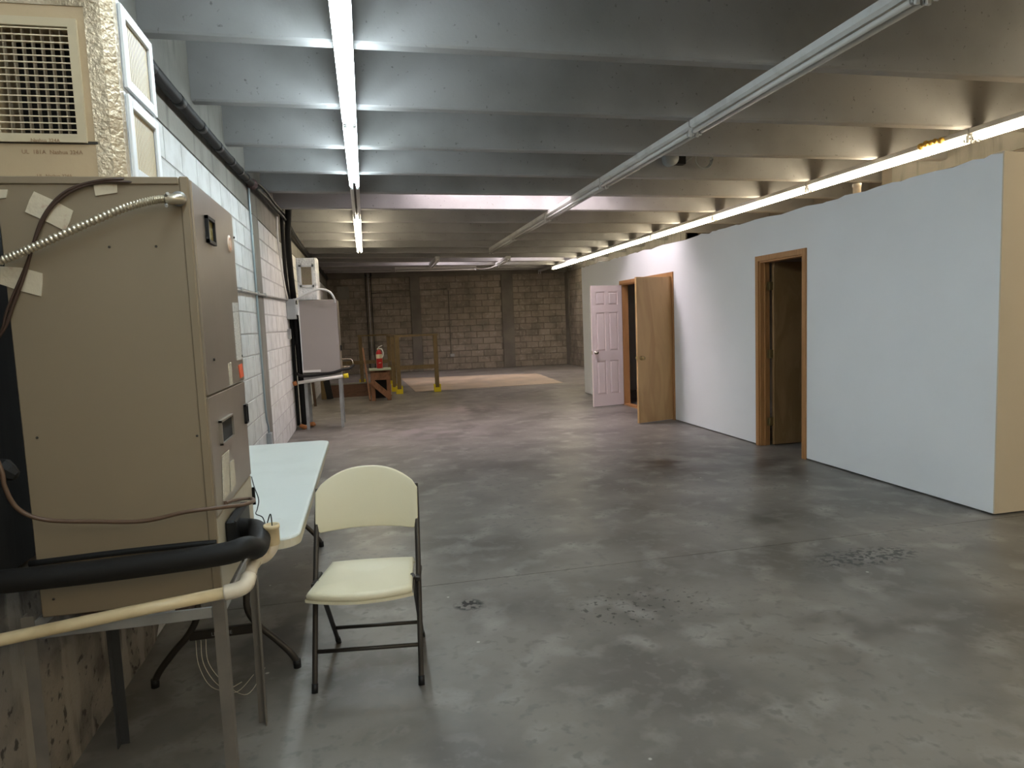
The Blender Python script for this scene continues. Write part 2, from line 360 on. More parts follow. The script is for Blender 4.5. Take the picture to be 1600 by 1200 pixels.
for r in range(15):
    z = r*CH; x = XL + .01 - (BW/2 if r % 2 else 0)
    while x < XR:
        a = max(x, XL+.01); e = min(x+BW-g_, XR)
        segs = [(a, e)]
        for p0, p1 in pilx:
            ns = []
            for s0, s1 in segs:
                if s1 <= p0 or s0 >= p1: ns.append((s0,s1)); continue
                if s0 < p0: ns.append((s0,p0-.004))
                if s1 > p1: ns.append((p1+.004,s1))
            segs = ns
        for s0, s1 in segs:
            if s1-s0 < .05: continue
            hh = CH-g_ if z+CH < 3.02 else 0
            if hh:
                o = link('block', bm_get(s1-s0, hh, .012, m_bblock, 'x'), wb, Vector((s0, yb(s0)+.0195-random.random()*.003, z+g_/2))-lwb)
                o.rotation_euler.z = ang
        x += BW
for p0, p1 in pilx:
    MB().prism([(p0,yb(p0)-.03),(p1,yb(p1)-.03),(p1,yb(p1)+.03),(p0,yb(p0)+.03)], 'z', 0, 3.0).build('pilaster', m_pil, wb)
MB().prism([(XL,yb(XL)-.02),(XR,yb(XR)-.02),(XR,yb(XR)+.05),(XL,yb(XL)+.05)], 'z', 3.0, 3.3).build('tie_beam', m_pil, wb)

# left wall
wl = struct(MB().box(XL-.25, XL-.006, YR, 22.4, 0, 2.72).build('wall_left', m_mortar))
lw = wl.location
MB().box(XL-.25, XL+.004, YR, 22.4, 2.722, ZS).build('tie_beam', m_beam, wl)
MB().box(XL-.02, XL+.003, 7.60, 7.97, 0, 2.72).build('concrete_column', m_beam, wl)
HB = .209; cnt = 0; ST = MB(); ST.fix = True
def blockgeo(b, y, z, L, h):
    c = .006; p = [(0,0),(L,0),(L,h),(0,h)]; q = [(c,c),(L-c,c),(L-c,h-c),(c,h-c)]
    b.add([(XL-.013,y+u,z+w) for u, w in p]+[(XL,y+u,z+w) for u, w in q], [(4,5,6,7)]+[(i,(i+1)%4,4+(i+1)%4,4+i) for i in range(4)])
for r in range(13):
    z = r*HB; y = YR - (BW/2 if r % 2 else 0)
    while y < 21.8:
        for s0, s1 in ([(y, y+BW-.008)] if (y+BW < 7.6 or y > 7.97) else [(y, min(y+BW-.008, 7.596)), (max(y, 7.974), y+BW-.008)]):
            if s1-s0 < .04: continue
            if s0 > 2.55 and s0 < 11.0 and cnt < 298:
                link('block', bm_get(s1-s0, HB-.008, .013, m_block, 'y'), wl, Vector((XL-.013+random.random()*.002-.001, s0, z+.004))-lw); cnt += 1
            elif s0 > 2.0 or s0 < .8: blockgeo(ST, s0, z+.004, s1-s0, HB-.008)
        y += BW
o = ST.build('blocks', m_block, wl); o['kind'] = 'stuff'
# patched, cracked render on the wall near the camera
pl = MB(); pl.fix = True
ys = [.8+i*.12 for i in range(17)]
def edge_y(z): return 2.62+.16*math.sin(z*7)+.07*math.sin(z*23)
nz_, ny_ = 24, 30; grid = []
for i in range(nz_+1):
    z = 1.55*i/nz_; row = []
    for j in range(ny_+1):
        y = .8+(edge_y(z)+1.15*max(0,.75-z)-.8)*j/ny_
        row.append((XL+.004+(.006*random.random() if 0 < j < ny_ else -.003), y, z))
    grid.append(row)
for i in range(nz_):
    for j in range(ny_): pl.add([grid[i][j], grid[i][j+1], grid[i+1][j+1], grid[i+1][j]], [(0,1,2,3)])
pl.fix = False; pl.sm = [True]*len(pl.sm)
pl.build('render_patch', m_dirty, wl, label='stained and cracked plaster on the lower wall')

# far right wall and rear wall
wr = struct(MB().box(XR, XR+.25, 12.8, 22.4, 0, ZS).box(XR, XR+.25, YR, 7.5, 0, ZS).box(XR+.9, XR+1.1, YR, 12.8, 0, ZS).box(XR, XR+1.1, 12.8, 13.0, 0, ZS).box(XR, XR+.1, 7.5, 12.8, 0, 2.44).build('wall_far_right', m_bmortar))
RB = MB(); RB.fix = True; lr = wr.location; n_ = 0
for r in range(15):
    z = r*CH; y = 12.9 - (BW/2 if r % 2 else 0)
    while y < 21.2:
        if y > 14:
            link('block', bm_get(BW-g_, CH-g_, .012, m_bblock, 'y'), wr, Vector((XR+.002-.012*0, y, z+g_/2))-lr).rotation_euler.z = 0
            wr.children[-1].scale.x = -1
            n_ += 1
        y += BW
MB().box(XR-.03, XR+.01, YR, 7.3, 3.0, ZS).build('tie_beam', m_beam, wr); MB().box(XR-.03, XR+.01, 12.8, 21.3, 3.0, ZS).build('tie_beam', m_beam, wr)
MB().box(XR-.06, XR+.01, 20.9, 21.3, 0, 3.0).build('pilaster', m_pil, wr)
struct(MB().box(XL-.25, XR+.25, YR-.2, YR, 0, ZS).build('wall_rear', m_beam))

# ceiling with two skylight openings
cl = struct(MB().build('ceiling', m_joist)) if False else None
sk = [(8.74, 9.50, .9, 3.6), (17.66, 18.26, 1.6, 5.2)]
cb = MB()
cb.box(XL-.25, XR+1.1, YR-.2, sk[0][0], ZS, ZS+.15)
cb.box(XL-.25, sk[0][2], sk[0][0], sk[0][1], ZS, ZS+.15).box(sk[0][3], XR+1.1, sk[0][0], sk[0][1], ZS, ZS+.15)
cb.box(XL-.25, XR+1.1, sk[0][1], sk[1][0], ZS, ZS+.15)
cb.box(XL-.25, sk[1][2], sk[1][0], sk[1][1], ZS, ZS+.15).box(sk[1][3], XR+1.1, sk[1][0], sk[1][1], ZS, ZS+.15)
cb.box(XL-.25, XR+1.1, sk[1][1], 22.6, ZS, ZS+.15)
ceil = struct(cb.build('ceiling', m_joist))
for k, (a, b_, c, d) in enumerate(sk):
    w = struct(MB().box(c-.02, d+.02, a-.02, b_+.02, ZS+.42, ZS+.44).build('window_%d' % (k+1), (m_sky1, m_sky2)[k]))
    cu = MB().box(c-.04,c,a-.04,b_+.04,ZS+.15,ZS+.42).box(d,d+.04,a-.04,b_+.04,ZS+.15,ZS+.42).box(c,d,a-.04,a,ZS+.15,ZS+.42).box(c,d,b_,b_+.04,ZS+.15,ZS+.42)
    cu.build('skylight_curb', m_whitemetal, w)
def joist(yl, yr):
    """precast stem, narrower at the bottom, far bottom edge running from (XL, yl) to (XR, yr)"""
    b = MB(); bw, tw = .105, .17; z0, z1 = ZJ, ZS
    x0, x1 = XL, (XR+.9 if yl < 12.6 else XR); yr += (yr-yl)*(x1-XR)/(XR-XL); d = (tw-bw)/2
    c = .012
    def ring(x, y): return [(x,y-bw+c,z0),(x,y-c,z0),(x,y,z0+c),(x,y+d,z1),(x,y-bw-d,z1),(x,y-bw,z0+c)]
    b.loft([ring(x0,yl), ring(x1,yr)], smooth=False)
    b.build('joist', m_joist, ceil)
ylm = [4.16,5.28,6.42,7.44,8.50,9.64,10.80,11.95,13.05,14.15,15.25,16.30]
yrm = [4.27,5.44,6.60,7.76,8.87,10.12,11.36,12.54,13.72,14.98,16.16,17.36]
for a, b_ in zip(ylm, yrm): joist(a, b_)
for k in range(1, 5): joist(ylm[-1]+1.1*k, yrm[-1]+1.08*k if k < 4 else 21.2)
for k in range(1, 8): joist(4.16-1.12*k, 4.27-1.14*k)
# concrete infill between the joists over the right-hand tie beam is part of wall_far_right (tie_beam)

# white partition with two doorways
PX = 4.23; PT = .11
D2 = (5.90, 6.655); D1 = (8.80, 10.70); DZ = 2.03
pw = MB()
for a, b_ in ((3.80, D2[0]), (D2[1], D1[0]), (D1[1], 12.79)): pw.box(PX, PX+PT, a, b_, .012, DZ)
top = []; y = 3.80
while y < 12.79:
    top.append((y, 2.48+random.uniform(-.012,.012)+(.03*random.random() if random.random() < .12 else 0)))
    y += random.choice((.05,.09,.16,.24))
pw.prism([(3.80,DZ)]+[(12.79,DZ),(12.79,2.49)]+top[::-1], 'x', PX, PX+PT)
wpart = struct(pw.build('wall_right', m_white))
we = MB(); topx = []; x = PX
while x < XR: topx.append((x, 2.485+random.uniform(-.012,.012))); x += random.choice((.05,.1,.17))
we.prism([(PX+.001,.012),(XR,.012),(XR,2.48)]+topx[::-1], 'y', 3.79, 3.80+.09); struct(we.build('wall_right_end', m_tan))
struct(MB().box(PX+PT, XR, 12.68, 12.79, .012, 2.48).build('wall_right_far_end', m_white))
struct(MB().box(PX+PT, XR+.9, 3.89, 12.8, 2.42, 2.45).build('ceiling_partition', m_ply))
# things seen over the partition
# ---- doors
def casing(par, y0, y1, z1, mtl, w=.055, t=.018, depth=PT):
    b = MB(); b.box(PX-t, PX, y0-w, y0, 0, z1+w).build('side_casing', mtl, par)
    MB().box(PX-t, PX, y1, y1+w, 0, z1+w).build('side_casing', mtl, par)
    MB().box(PX-t, PX, y0, y1, z1, z1+w).build('head_casing', mtl, par)
    MB().box(PX, PX+depth, y0-.001, y0+.018, 0, z1).build('jamb', mtl, par)
    MB().box(PX, PX+depth, y1-.018, y1+.001, 0, z1).build('jamb', mtl, par)
    MB().box(PX, PX+depth, y0+.018, y1-.018, z1-.018, z1).build('head_jamb', mtl, par)
def hinge(par, c, mtl=None, ax='z'):
    b = MB(); b.tube([Vector(c)+Vector((0,0,-.045)), Vector(c)+Vector((0,0,.045))], .007, 8)
    b.box(c[0]-.003,c[0]+.03,c[1]-.003,c[1]+.003,c[2]-.045,c[2]+.045)
    return b.build('hinge', mtl or m_brass, par)
d1 = struct(thing('door_1', None, None, (PX, 9.75, 0))); casing(d1, D1[0], D1[1], DZ, m_casing)
MB().box(PX-.01, PX+PT, D1[0], D1[1], 0, .02).build('threshold', m_casing, d1)
d2 = struct(thing('door_2', None, None, (PX, 6.28, 0))); casing(d2, D2[0], D2[1], DZ, m_casing)
MB().box(PX+.045, PX+.06, D2[1]-.032, D2[1]-.018, 0, DZ-.02).build('door_stop', m_casing, d2)
def leaf(par, loc, rz, w, h, t, mtl, panels=False, label=None):
    """door leaf: local x from hinge to free edge, thickness along y"""
    root = MB()
    if not panels: root.bbox(0, w, -t/2, t/2, 0, h, .003)
    else:
        st = .085*w/.6; mid = .07*w/.6; cx = w/2
        rowsz = [(.20,.76),(.92,1.56),(1.68,1.90)]
        root.box(0, st, -t/2, t/2, 0, h).box(w-st, w, -t/2, t/2, 0, h).box(cx-mid/2, cx+mid/2, -t/2, t/2, 0, h)
        zz = [0]+[v for r in rowsz for v in r]+[h]
        for k in range(0, len(zz), 2):
            for a, b_ in ((st, cx-mid/2), (cx+mid/2, w-st)): root.box(a, b_, -t/2, t/2, zz[k], zz[k+1])
    lf = root.build('door_leaf', mtl, par, local=True, label=label)
    lf.location = Vector(loc)-par.location; lf.rotation_euler.z = rz
    if panels:
        for z0, z1 in rowsz:
            for a, b_ in ((st, cx-mid/2), (cx+mid/2, w-st)):
                b = MB(); i = .028
                for sgn in (-1, 1):
                    y0 = sgn*(t/2-.017); y1 = sgn*(t/2-.001)
                    b.add([(a,y0,z0),(b_,y0,z0),(b_,y0,z1),(a,y0,z1),(a+.010,y0,z0+.010),(b_-.010,y0,z0+.010),(b_-.010,y0,z1-.010),(a+.010,y0,z1-.010),
                           (a+i,y1,z0+i),(b_-i,y1,z0+i),(b_-i,y1,z1-i),(a+i,y1,z1-i)],
                          [(0,1,5,4),(1,2,6,5),(2,3,7,6),(3,0,4,7),(4,5,9,8),(5,6,10,9),(6,7,11,10),(7,4,8,11),(8,9,10,11)])
                b.fix = True; b.build('panel', mtl, lf, local=True)
    return lf
def knobs(lf, w, t, z=.93, mtl=m_chrome, key=False):
    for sgn in (-1, 1):
        b = MB().lathe((w-.06, sgn*t/2, z), [(.001,0),(.031,0),(.030,.006),(.012,.010),(.011,.026),(.024,.034),(.028,.048),(.022,.060),(.001,.063)], 18, (0,sgn,0))
        if key and sgn == -1: b.box(w-.066, w-.054, -t/2-.075, -t/2-.060, z-.10, z-.01)
        b.fix = True; b.build('knob', mtl, lf, local=True)
    MB().box(w-.002, w+.003, -.012, .012, z-.03, z+.03).build('latch_plate', m_brass, lf, local=True)
a1 = Vector((PX-.012, D1[1]-.01, .014)); e1 = Vector((3.645, 10.585, 0)); v = e1-a1
w1 = math.hypot(v.x, v.y)
lf1 = leaf(d1, a1, math.atan2(v.y, v.x), w1, 2.0, .036, m_door_w, True, 'white six-panel door leaf, swung open')
# the leaf's own -y side looks away from the camera here, knobs on both sides
knobs(lf1, w1, .036, .90, m_chrome, True)
a2 = Vector((PX-.012, D1[0]+.012, .014)); e2 = Vector((3.62, 8.64, 0)); v = e2-a2; w2 = math.hypot(v.x, v.y)
lf2 = leaf(d1, a2, math.atan2(v.y, v.x), w2, 2.005, .038, m_birch, False, 'plain birch-veneer door leaf, swung open'); knobs(lf2, w2, .038, .90, m_brass)
for z in (.2, 1.0, 1.8):
    hinge(d1, (PX-.02, D1[0]+.003, z)); hinge(d1, (PX-.02, D1[1]-.003, z))
MB().box(PX-.004, PX+.001, D1[1]-.004, D1[1]+.0, .0, .05).build('floor_stop', m_whitemetal, d1)
lf3 = leaf(d2, (PX+PT+.02, D2[1]-.050, .012), math.radians(1), .72, 2.0, .036, m_darkdoor, False, 'plain brown door leaf, swung inward'); knobs(lf3, .72, .036, .93, m_brass)
for z in (.27, 1.02, 1.76):
    b = MB(); b.tube([(PX+PT-.02, D2[1]-.052, z-.045), (PX+PT-.02, D2[1]-.052, z+.045)], .008, 8); b.box(PX+PT-.055, PX+PT+.02, D2[1]-.056, D2[1]-.052, z-.045, z+.045); b.build('hinge', m_brass, d2)

# ================================================================ LIGHTS (strip fixtures under the joists)
def fixture(x0, y0, x1, y1, label, tubes, group, z=ZJ-.001, ntube=2, wid=.105, dz=0):
    """two-tube fluorescent strip, from (x0,y0) to (x1,y1)"""
    a = Vector((x0,y0,0)); e = Vector((x1,y1,0)); L = (e-a).length; t = thing('strip_light', label, 'light', (x0,y0,z-dz), math.atan2(e.y-a.y, e.x-a.x), group)
    h = wid/2
    b = MB(); b.loft([[(x,-h,-.0),(x,-h,-.045),(x,-h*.55,-.062),(x,h*.55,-.062),(x,h,-.045),(x,h,0)] for x in (.006, L-.006)], smooth=False)
    b.build('housing', m_fixture, t, local=True)
    offs = (-.033, .033)
    for o_ in offs:
        for x in (.012, L-.030):
            MB().bbox(x, x+.018, o_-.014, o_+.014, -.125, -.06, .004).build('lamp_holder', m_fixture, t, local=True)
    if tubes:
        for o_ in offs:
            MB().tube([(.030,o_,-.098),(L-.030,o_,-.098)], .0175, 12).build('tube', tubes, t, local=True)
            for x in (.030, L-.052): MB().tube([(x,o_,-.098),(x+.022,o_,-.098)], .0182, 12).build('tube_cap', m_steel, t, local=True)
    else:
        MB().box(.02, L-.02, -.012, .012, -.064, -.058).build('cover_slot', m_seam, t, local=True)
    return t
gl = 'strip lights in the left-hand row'
lx = -.03
LE = [(.53,2.95,m_tc,'lit cool white strip light nearest the camera in the left row'),
      (2.95,5.29,m_tc,'lit cool white strip light in the left row above the folding chair'),
      (5.29,7.60,m_tc,'lit cool white strip light in the left row, the last before the unlit gap'),
      (7.60,9.70,None,'strip light without tubes, the dark gap in the left row'),
      (9.70,11.90,m_tw,'lit warm strip light in the left row just beyond the unlit gap'),
      (11.90,14.10,m_tw,'lit warm strip light at the far end of the left row')]
for a, b_, mt, lb in LE: fixture(lx+.001*a, a+.004, lx+.001*b_, b_-.004, lb, mt, gl)
# rows behind the camera light the near floor
fixture(lx, -1.9, lx, .52, 'lit strip light of the left row, behind the viewpoint', m_tc, gl)
MX = 2.80; MY = [.55,2.95,5.34,7.55,10.0,12.4,14.7]
ml = ['directly overhead at the viewpoint, first of the middle row','nearest in view of the unlit middle row','second in view of the unlit middle row','third in view of the unlit middle row, beside the cable coil','fourth in view of the unlit middle row','farthest of the unlit middle row']
for k in range(6): fixture(MX, MY[k]+.004, MX, MY[k+1]-.004, 'unlit white strip light, '+ml[k], m_toff, 'unlit strip lights in the middle row')
RY = [.55,2.95,5.36,7.72,10.1,12.52,14.9,17.2,19.65]
rl = ['over the right side, nearest of the right row','running off the right edge above the tan wall','above the white wall right of the small doorway','above the white wall between the two doorways','above the double doorway','just past the double doorway','second from the far end of the right row','at the far end of the right row']
RX = 5.62
for k in range(8): fixture(RX, RY[k]+.004, RX, RY[k+1]-.004, 'lit warm strip light, '+rl[k], m_tw, 'strip lights in the right-hand row')
fixture(RX, 19.7, RX, 21.3, 'strip light without tubes beyond the lit right row', None, 'strip lights in the right-hand row')
fixture(5.62, -1.25, 5.62, .5, 'lit warm strip light of the right row, behind the viewpoint', m_tw, 'strip lights in the right-hand row')
for x_ in (.9, 1.9, 2.8, 4.2, 5.6): fixture(x_, -3.7, x_, -1.3, 'added warm fill light %s of the group behind the viewpoint' % {.9:'leftmost',1.9:'second from the left',2.8:'in the middle',4.2:'second from the right',5.6:'rightmost'}[x_], m_tw, 'added fill lights behind the viewpoint')  # fill lamps added out of view to brighten the foreground
# three loose unlit fixtures at the far end
fixture(1.79, 16.3, 1.82, 18.3, 'unlit strip light pointing away, left of the two far ones', m_toff, 'unlit strip lights by the back wall')
fixture(3.58, 16.5, 3.66, 18.4, 'unlit strip light pointing away, right of the two far ones', m_toff, 'unlit strip lights by the back wall')
fixture(.90, 19.1, 3.20, 19.15, 'unlit strip light running crosswise near the back wall', m_toff, 'unlit strip lights by the back wall')
tag(MB().tube(smooth_path([(3.2,19.15,3.03),(3.35,19.1,3.0),(3.55,18.7,3.0),(3.66,18.42,3.06)],5), .010, 6).build('cable', m_whitepl), 'pale cable joining the crosswise far strip light to its neighbour', 'cable')
tag(MB().tube(smooth_path([(3.05,19.12,3.04),(2.9,19.2,3.07),(2.5,19.2,3.05),(2.42,19.2,3.09)],5), .010, 6).build('cable', m_whitepl), 'short pale cable above the crosswise far strip light', 'cable')

# black device and wire coil on a joist face
jc = thing('junction_box', 'dark round junction box on the joist beside the middle row of lights', 'electrical box', (3.55, 7.36, 3.27))
yj = 7.505
MB().lathe((3.60,yj+.02,3.31),[(.001,-.10),(.085,-.10),(.09,-.09),(.09,0)],20,(0,1,0)).build('round_cover', m_greypaint, jc)
MB().bbox(3.63,3.78,yj-.07,yj+.02,3.24,3.39).build('box_body', m_black, jc)
MB().tube(smooth_path([(3.78,yj-.06,3.26),(3.85,yj-.06,3.31),(3.93,yj-.06,3.37)],4),.006,6).build('lead', m_steel, jc)
cc = MB()
for q in range(3):
    r_ = .095+.008*q
    cc.tube([(4.02+r_*math.cos(a), yj-.03-.012*q, 3.30+r_*math.sin(a)) for a in [2*math.pi*i/28 for i in range(29)]], .006, 6)
tag(cc.build('cable_coil', m_greypaint), 'coil of grey cable hanging on the joist right of the round junction box', 'cable')
tag(MB().lathe(tuple(P(1339,290,'x',5.3)-Vector((0,0,.05))),[(.001,-.4),(.04,-.4),(.04,.03),(.045,.035),(.045,.07),(.001,.075)],16).build('vent_pipe', m_pvcw), 'cream capped pipe stub poking up behind the top of the white wall', 'pipe')
fb = MB()
for q in range(9):
    c = Vector((5.56+random.uniform(-.03,.03), 5.75+random.uniform(-.13,.13), 3.075+random.uniform(-.012,.02))); r_ = random.uniform(.02,.035)
    fb.lathe(c,[(.001,-r_),(r_*.7,-r_*.7),(r_,0),(r_*.7,r_*.7),(.001,r_)],8)
tag(fb.build('expanding_foam', m_foam), 'blob of amber expanding foam beside the second right-hand strip light', 'foam')

# ================================================================ NEAR AIR HANDLER
ux0, ux1, uy0, uy1, uz0, uz1 = -.94, -.455, 2.08, 2.685, .705, 1.925
ah = thing('air_handler', 'tall tan steel air handler cabinet on a steel stand beside the folding table', 'air handler', ((ux0+ux1)/2,(uy0+uy1)/2,uz0))
MB().bbox(ux0, ux1-.012, uy0, uy1, uz0, uz1, .003).build('cabinet', m_cab, ah)
MB().bbox(ux1-.030, ux1-.006, uy0-.005, uy0+.012, uz0, uz1+.004, .003).build('corner_trim', m_cab, ah)
MB().bbox(ux0+.005, ux1-.032, uy0-.006, uy0+.004, uz1-.018, uz1+.002, .002).build('top_flange', m_cab, ah)
zs = P(337,615,'x',ux1).z; zs2 = .945
fp = MB().bbox(ux1-.014, ux1, uy0+.004, uy1, zs+.002, uz1-.002, .004).build('upper_panel', m_cab2, ah, label='brushed upper front panel')
mp_ = MB().bbox(ux1-.014, ux1-.002, uy0+.004, uy1, zs2+.002, zs-.002, .003).build('middle_panel', m_cab2, ah)
lp_ = MB().bbox(ux1-.014, ux1-.004, uy0+.004, uy1, uz0+.002, zs2-.002, .003).build('lower_panel', m_cab3, ah, label='pale dusty lower front panel')
def onfront(px, py): v = P(px, py, 'x', ux1); return v.y, v.z
def fplate(name, pts, mtl, par, d0=-.001, d1=.002, label=None):
    q = [onfront(*p) for p in pts]; b = MB().prism(q, 'x', ux1+d0, ux1+d1); return b.build(name, mtl, par, label=label)
def rectf(pa, pb): (y0,z0), (y1,z1) = onfront(*pa), onfront(*pb); return y0, y1, min(z0,z1), max(z0,z1)
y0,y1,z0,z1 = onfront(319,338)[0], onfront(334,384)[0], 1.79, 1.875
za = onfront(319,336)[1]; zb = onfront(321,378)[1]; z0, z1 = zb, za
b = MB(); x0, x1 = ux1-.001, ux1+.010
b.box(x0,x1,y0,y0+.010,z0,z1).box(x0,x1,y1-.010,y1,z0,z1).box(x0,x1,y0,y1,z0,z0+.010).box(x0,x1,y0,y1,z1-.010,z1)
sw = b.build('window_frame', m_black, fp); MB().box(x0, x0+.003, y0+.009, y1-.009, z0+.009, z1-.009).build('sight_glass', m_glass, sw)
cy_, cz_ = onfront(358,381)
bd = MB().lathe((ux1-.001,cy_,cz_),[(.001,0),(.030,0),(.030,.004),(.001,.0045)],28,(1,0,0)).build('round_badge', m_badge, fp, label='pale and copper round badge')
bb = MB()
ring = []
for r_ in (.015, .023):
    ring.append([(ux1+.0042, cy_+r_*math.cos(a), cz_+r_*math.sin(a)) for a in [math.radians(-150+300*i/20) for i in range(21)]])
bb.add(ring[0]+ring[1], [(i,i+1,22+i,21+i) for i in range(20)]); bb.build('badge_emblem', m_copper, bd)
fplate('data_label', [(363,473),(371,473),(371.5,486),(363.8,487)], m_label, fp)
fplate('data_label', [(364,488),(371.5,487),(378,562),(370,563)], m_label, fp)
fplate('warning_label', [(372,571),(377,568),(380,588),(375,591)], m_orange, fp, d1=.003, label='orange warning sticker')
fplate('small_label', [(356,568),(361,566),(363,600),(359,602)], m_label2, fp)
for p in ((333,563),(363,383)):
    pass
sc = MB()
for p in ((333.5,562),(377,556),(366,372)):
    yy, zz = onfront(*p); sc.lathe((ux1,min(yy,uy1-.004),zz),[(.001,0),(.004,0),(.004,.004),(.001,.005)],8,(1,0,0))
sc.build('screw', m_seam, fp)
# open knockout grips and ports on the middle panel
def port(px0, py0, px1, py1, name='hand_grip', par=mp_):
    ya, za = onfront(px0, py0); yb_, zb_ = onfront(px1, py1); zt = za; zb2 = onfront(px0, py1)[1]
    b = MB(); e = .006; x0, x1 = ux1-.002, ux1+.008
    b.box(x0,x1,ya,ya+e,zb2,zt).box(x0,x1,yb_-e,yb_,zb2,zt).box(x0,x1,ya,yb_,zb2,zb2+e).box(x0,x1,ya,yb_,zt-e,zt)
    o = b.build(name, m_cab2 if name == 'hand_grip' else m_black, par); MB().box(ux1-.003, ux1-.0005+.002, ya+e, yb_-e, zb2+e, zt-e).build('recess', m_dark, o); return o
port(342,658,365,699)
port(381,633,386.5,664, 'hinge_cover'); port(394,762,397,792, 'hinge_cover', lp_)
fplate('rating_plate', [(347,712),(357,703),(358,770),(349,782)], m_label2, mp_, label='yellowed rating plate')
fplate('rating_plate', [(359,722),(365,718),(368,758),(361,768)], m_label2, mp_)
ya, za = onfront(355,812)
gr_ = MB().bbox(ux1-.002, ux1+.030, onfront(355,850)[0], onfront(380,850)[0], onfront(356,860)[1], onfront(356,810)[1], .006).build('suction_port', m_black, lp_)
# side face details
hs = MB()
for p in ((171,386),(244,385),(84,936),(308,681),(58,684)):
    q = P(*p,'y',uy0); hs.lathe(q,[(.001,0),(.0035,0),(.0035,.0015),(.001,.002)],8,(0,-1,0))
hs.build('screw_hole', m_seam, ah)
def tape(pts, y=uy0-.004, par=ah, label=None):
    q = [P(*p,'y',y) for p in pts]; return MB().prism([(v.x,v.z) for v in q], 'y', y, y+.0035).build('tape', m_tape, par, label=label)
t1 = tape([(53,299),(82,312),(114,329),(109,346),(102,361),(70,345),(39,331),(46,312)], label='printed paper tape')
tape([(0,416),(32,418),(66,427),(66,444),(64,463),(30,454),(0,444)]); tape([(146,289),(182,284),(183,301),(149,306)]); tape([(-20,296),(12,296),(9,309),(-20,312)])
def tline(body, px, py, size, rot, par, mtl, y):
    o = text(body, size, P(px,py,'y',y), FACE_CAM, mtl, par); o.matrix_local = o.matrix_local @ Matrix.Rotation(rot,4,'Z'); return o
tline('UL   UL', 60, 323, .014, -.5, ah, m_redlet, uy0-.0045); tline('UL', 76, 349, .014, -.5, ah, m_redlet, uy0-.0045)
# flexible metal conduit
fc = thing('metal_conduit', 'ribbed flexible metal conduit plugged into the near air handler top corner', 'conduit', P(285,311,'y',uy0))
yy = uy0-.045
pts = smooth_path([P(-60,425,'y',yy), P(0,408,'y',yy), P(60,383,'y',yy), P(130,352,'y',yy), P(195,325,'y',yy-.002), P(240,313,'y',yy), P(262,311,'y',yy)], 40)
fx = MB(); fx.tube(pts, .010, 18, rr=[.0086+.0028*(1,.9,0,.1)[i % 4] for i in range(len(pts))]); fx.sm = [False]*len(fx.sm); fx.build('ribbed_sleeve', m_flex, fc)
q0 = P(258,311,'y',yy); q1 = P(276,311,'y',yy+.004); q2 = P(281,311,'y',uy0)
MB().tube(smooth_path([q0,q1,(q1+q2)/2+Vector((.006,0,0)),q2],5), .0145, 14).build('elbow_connector', m_flex, fc)
MB().lathe(P(280,311,'y',uy0),[(.001,0),(.021,0),(.021,.006),(.001,.007)],20,(0,-1,0)).build('lock_ring', m_steel, fc)
MB().tube([P(258,306,'y',yy-.01),P(262,302,'y',yy-.03)],.004,8).tube([P(260,318,'y',yy),P(260,322,'y',yy-.02)],.004,8).build('screw', m_steel, fc)
# brown control cables taped to the side face
def cable(name, pts, r, mtl, label, cat='cable', k=8, group=None):
    o = MB().tube(smooth_path(pts, k), r, 8).build(name, mtl); return tag(o, label, cat, group)
y_ = uy0-.012
cable('control_cable', [P(-30,560,'y',y_),P(6,515,'y',y_),P(20,478,'y',y_),P(38,430,'y',y_),P(53,378,'y',y_),P(68,338,'y',y_),P(95,305,'y',y_),P(130,288,'y',y_),P(178,280,'y',y_),P(215,281,'y',y_+.03)], .0045, m_cord, 'upper of two brown cables taped across the near air handler side')
cable('control_cable', [P(-30,552,'y',y_),P(1,520,'y',y_),P(12,482,'y',y_),P(42,412,'y',y_),P(60,362,'y',y_),P(80,325,'y',y_),P(112,299,'y',y_),P(150,286,'y',y_),P(190,284,'y',y_),P(232,286,'y',y_+.03)], .0038, m_cord, 'lower of two brown cables taped across the near air handler side')
yc = 2.0
cable('power_cord', [P(-60,640,'y',1.97),P(-20,690,'y',1.97),P(2,735,'y',1.97),P(8,762,'y',1.97),P(28,795,'y',1.98),P(70,812,'y',1.99),P(150,815,'y',yc),P(225,814,'y',yc),P(290,800,'y',yc),P(345,793,'y',2.02),P(378,789,'y',2.1),P(396,783,'y',2.2),P(392,779,'x',ux1+.03),P(370,781,'x',ux1+.01),P(352,786,'x',ux1+.002)], .006, m_cord2, 'thick tan cord drooping across the near air handler below the middle', 'cord')
tw = MB(); c0 = P(8,735,'y',2.0)
tw.lathe(c0,[(.001,-.04),(.018,-.035),(.030,-.01),(.024,.01),(.014,.03),(.001,.036)],7,(.7,0,-.5)); tw.sm=[False]*len(tw.sm); tag(tw.build('tape_wrap', m_black), 'lump of black tape wrapped around cords left of the near air handler', 'tape')
MB()
tag(MB().bbox(XL+.002,XL+.014,1.35,2.75,.80,1.98,.003).build('shade_sheet', m_shade), 'dark streaked sheet standing for the shade on the wall behind the near air handler', 'board')  # dark sheet put in to deepen the shade beside the cabinet
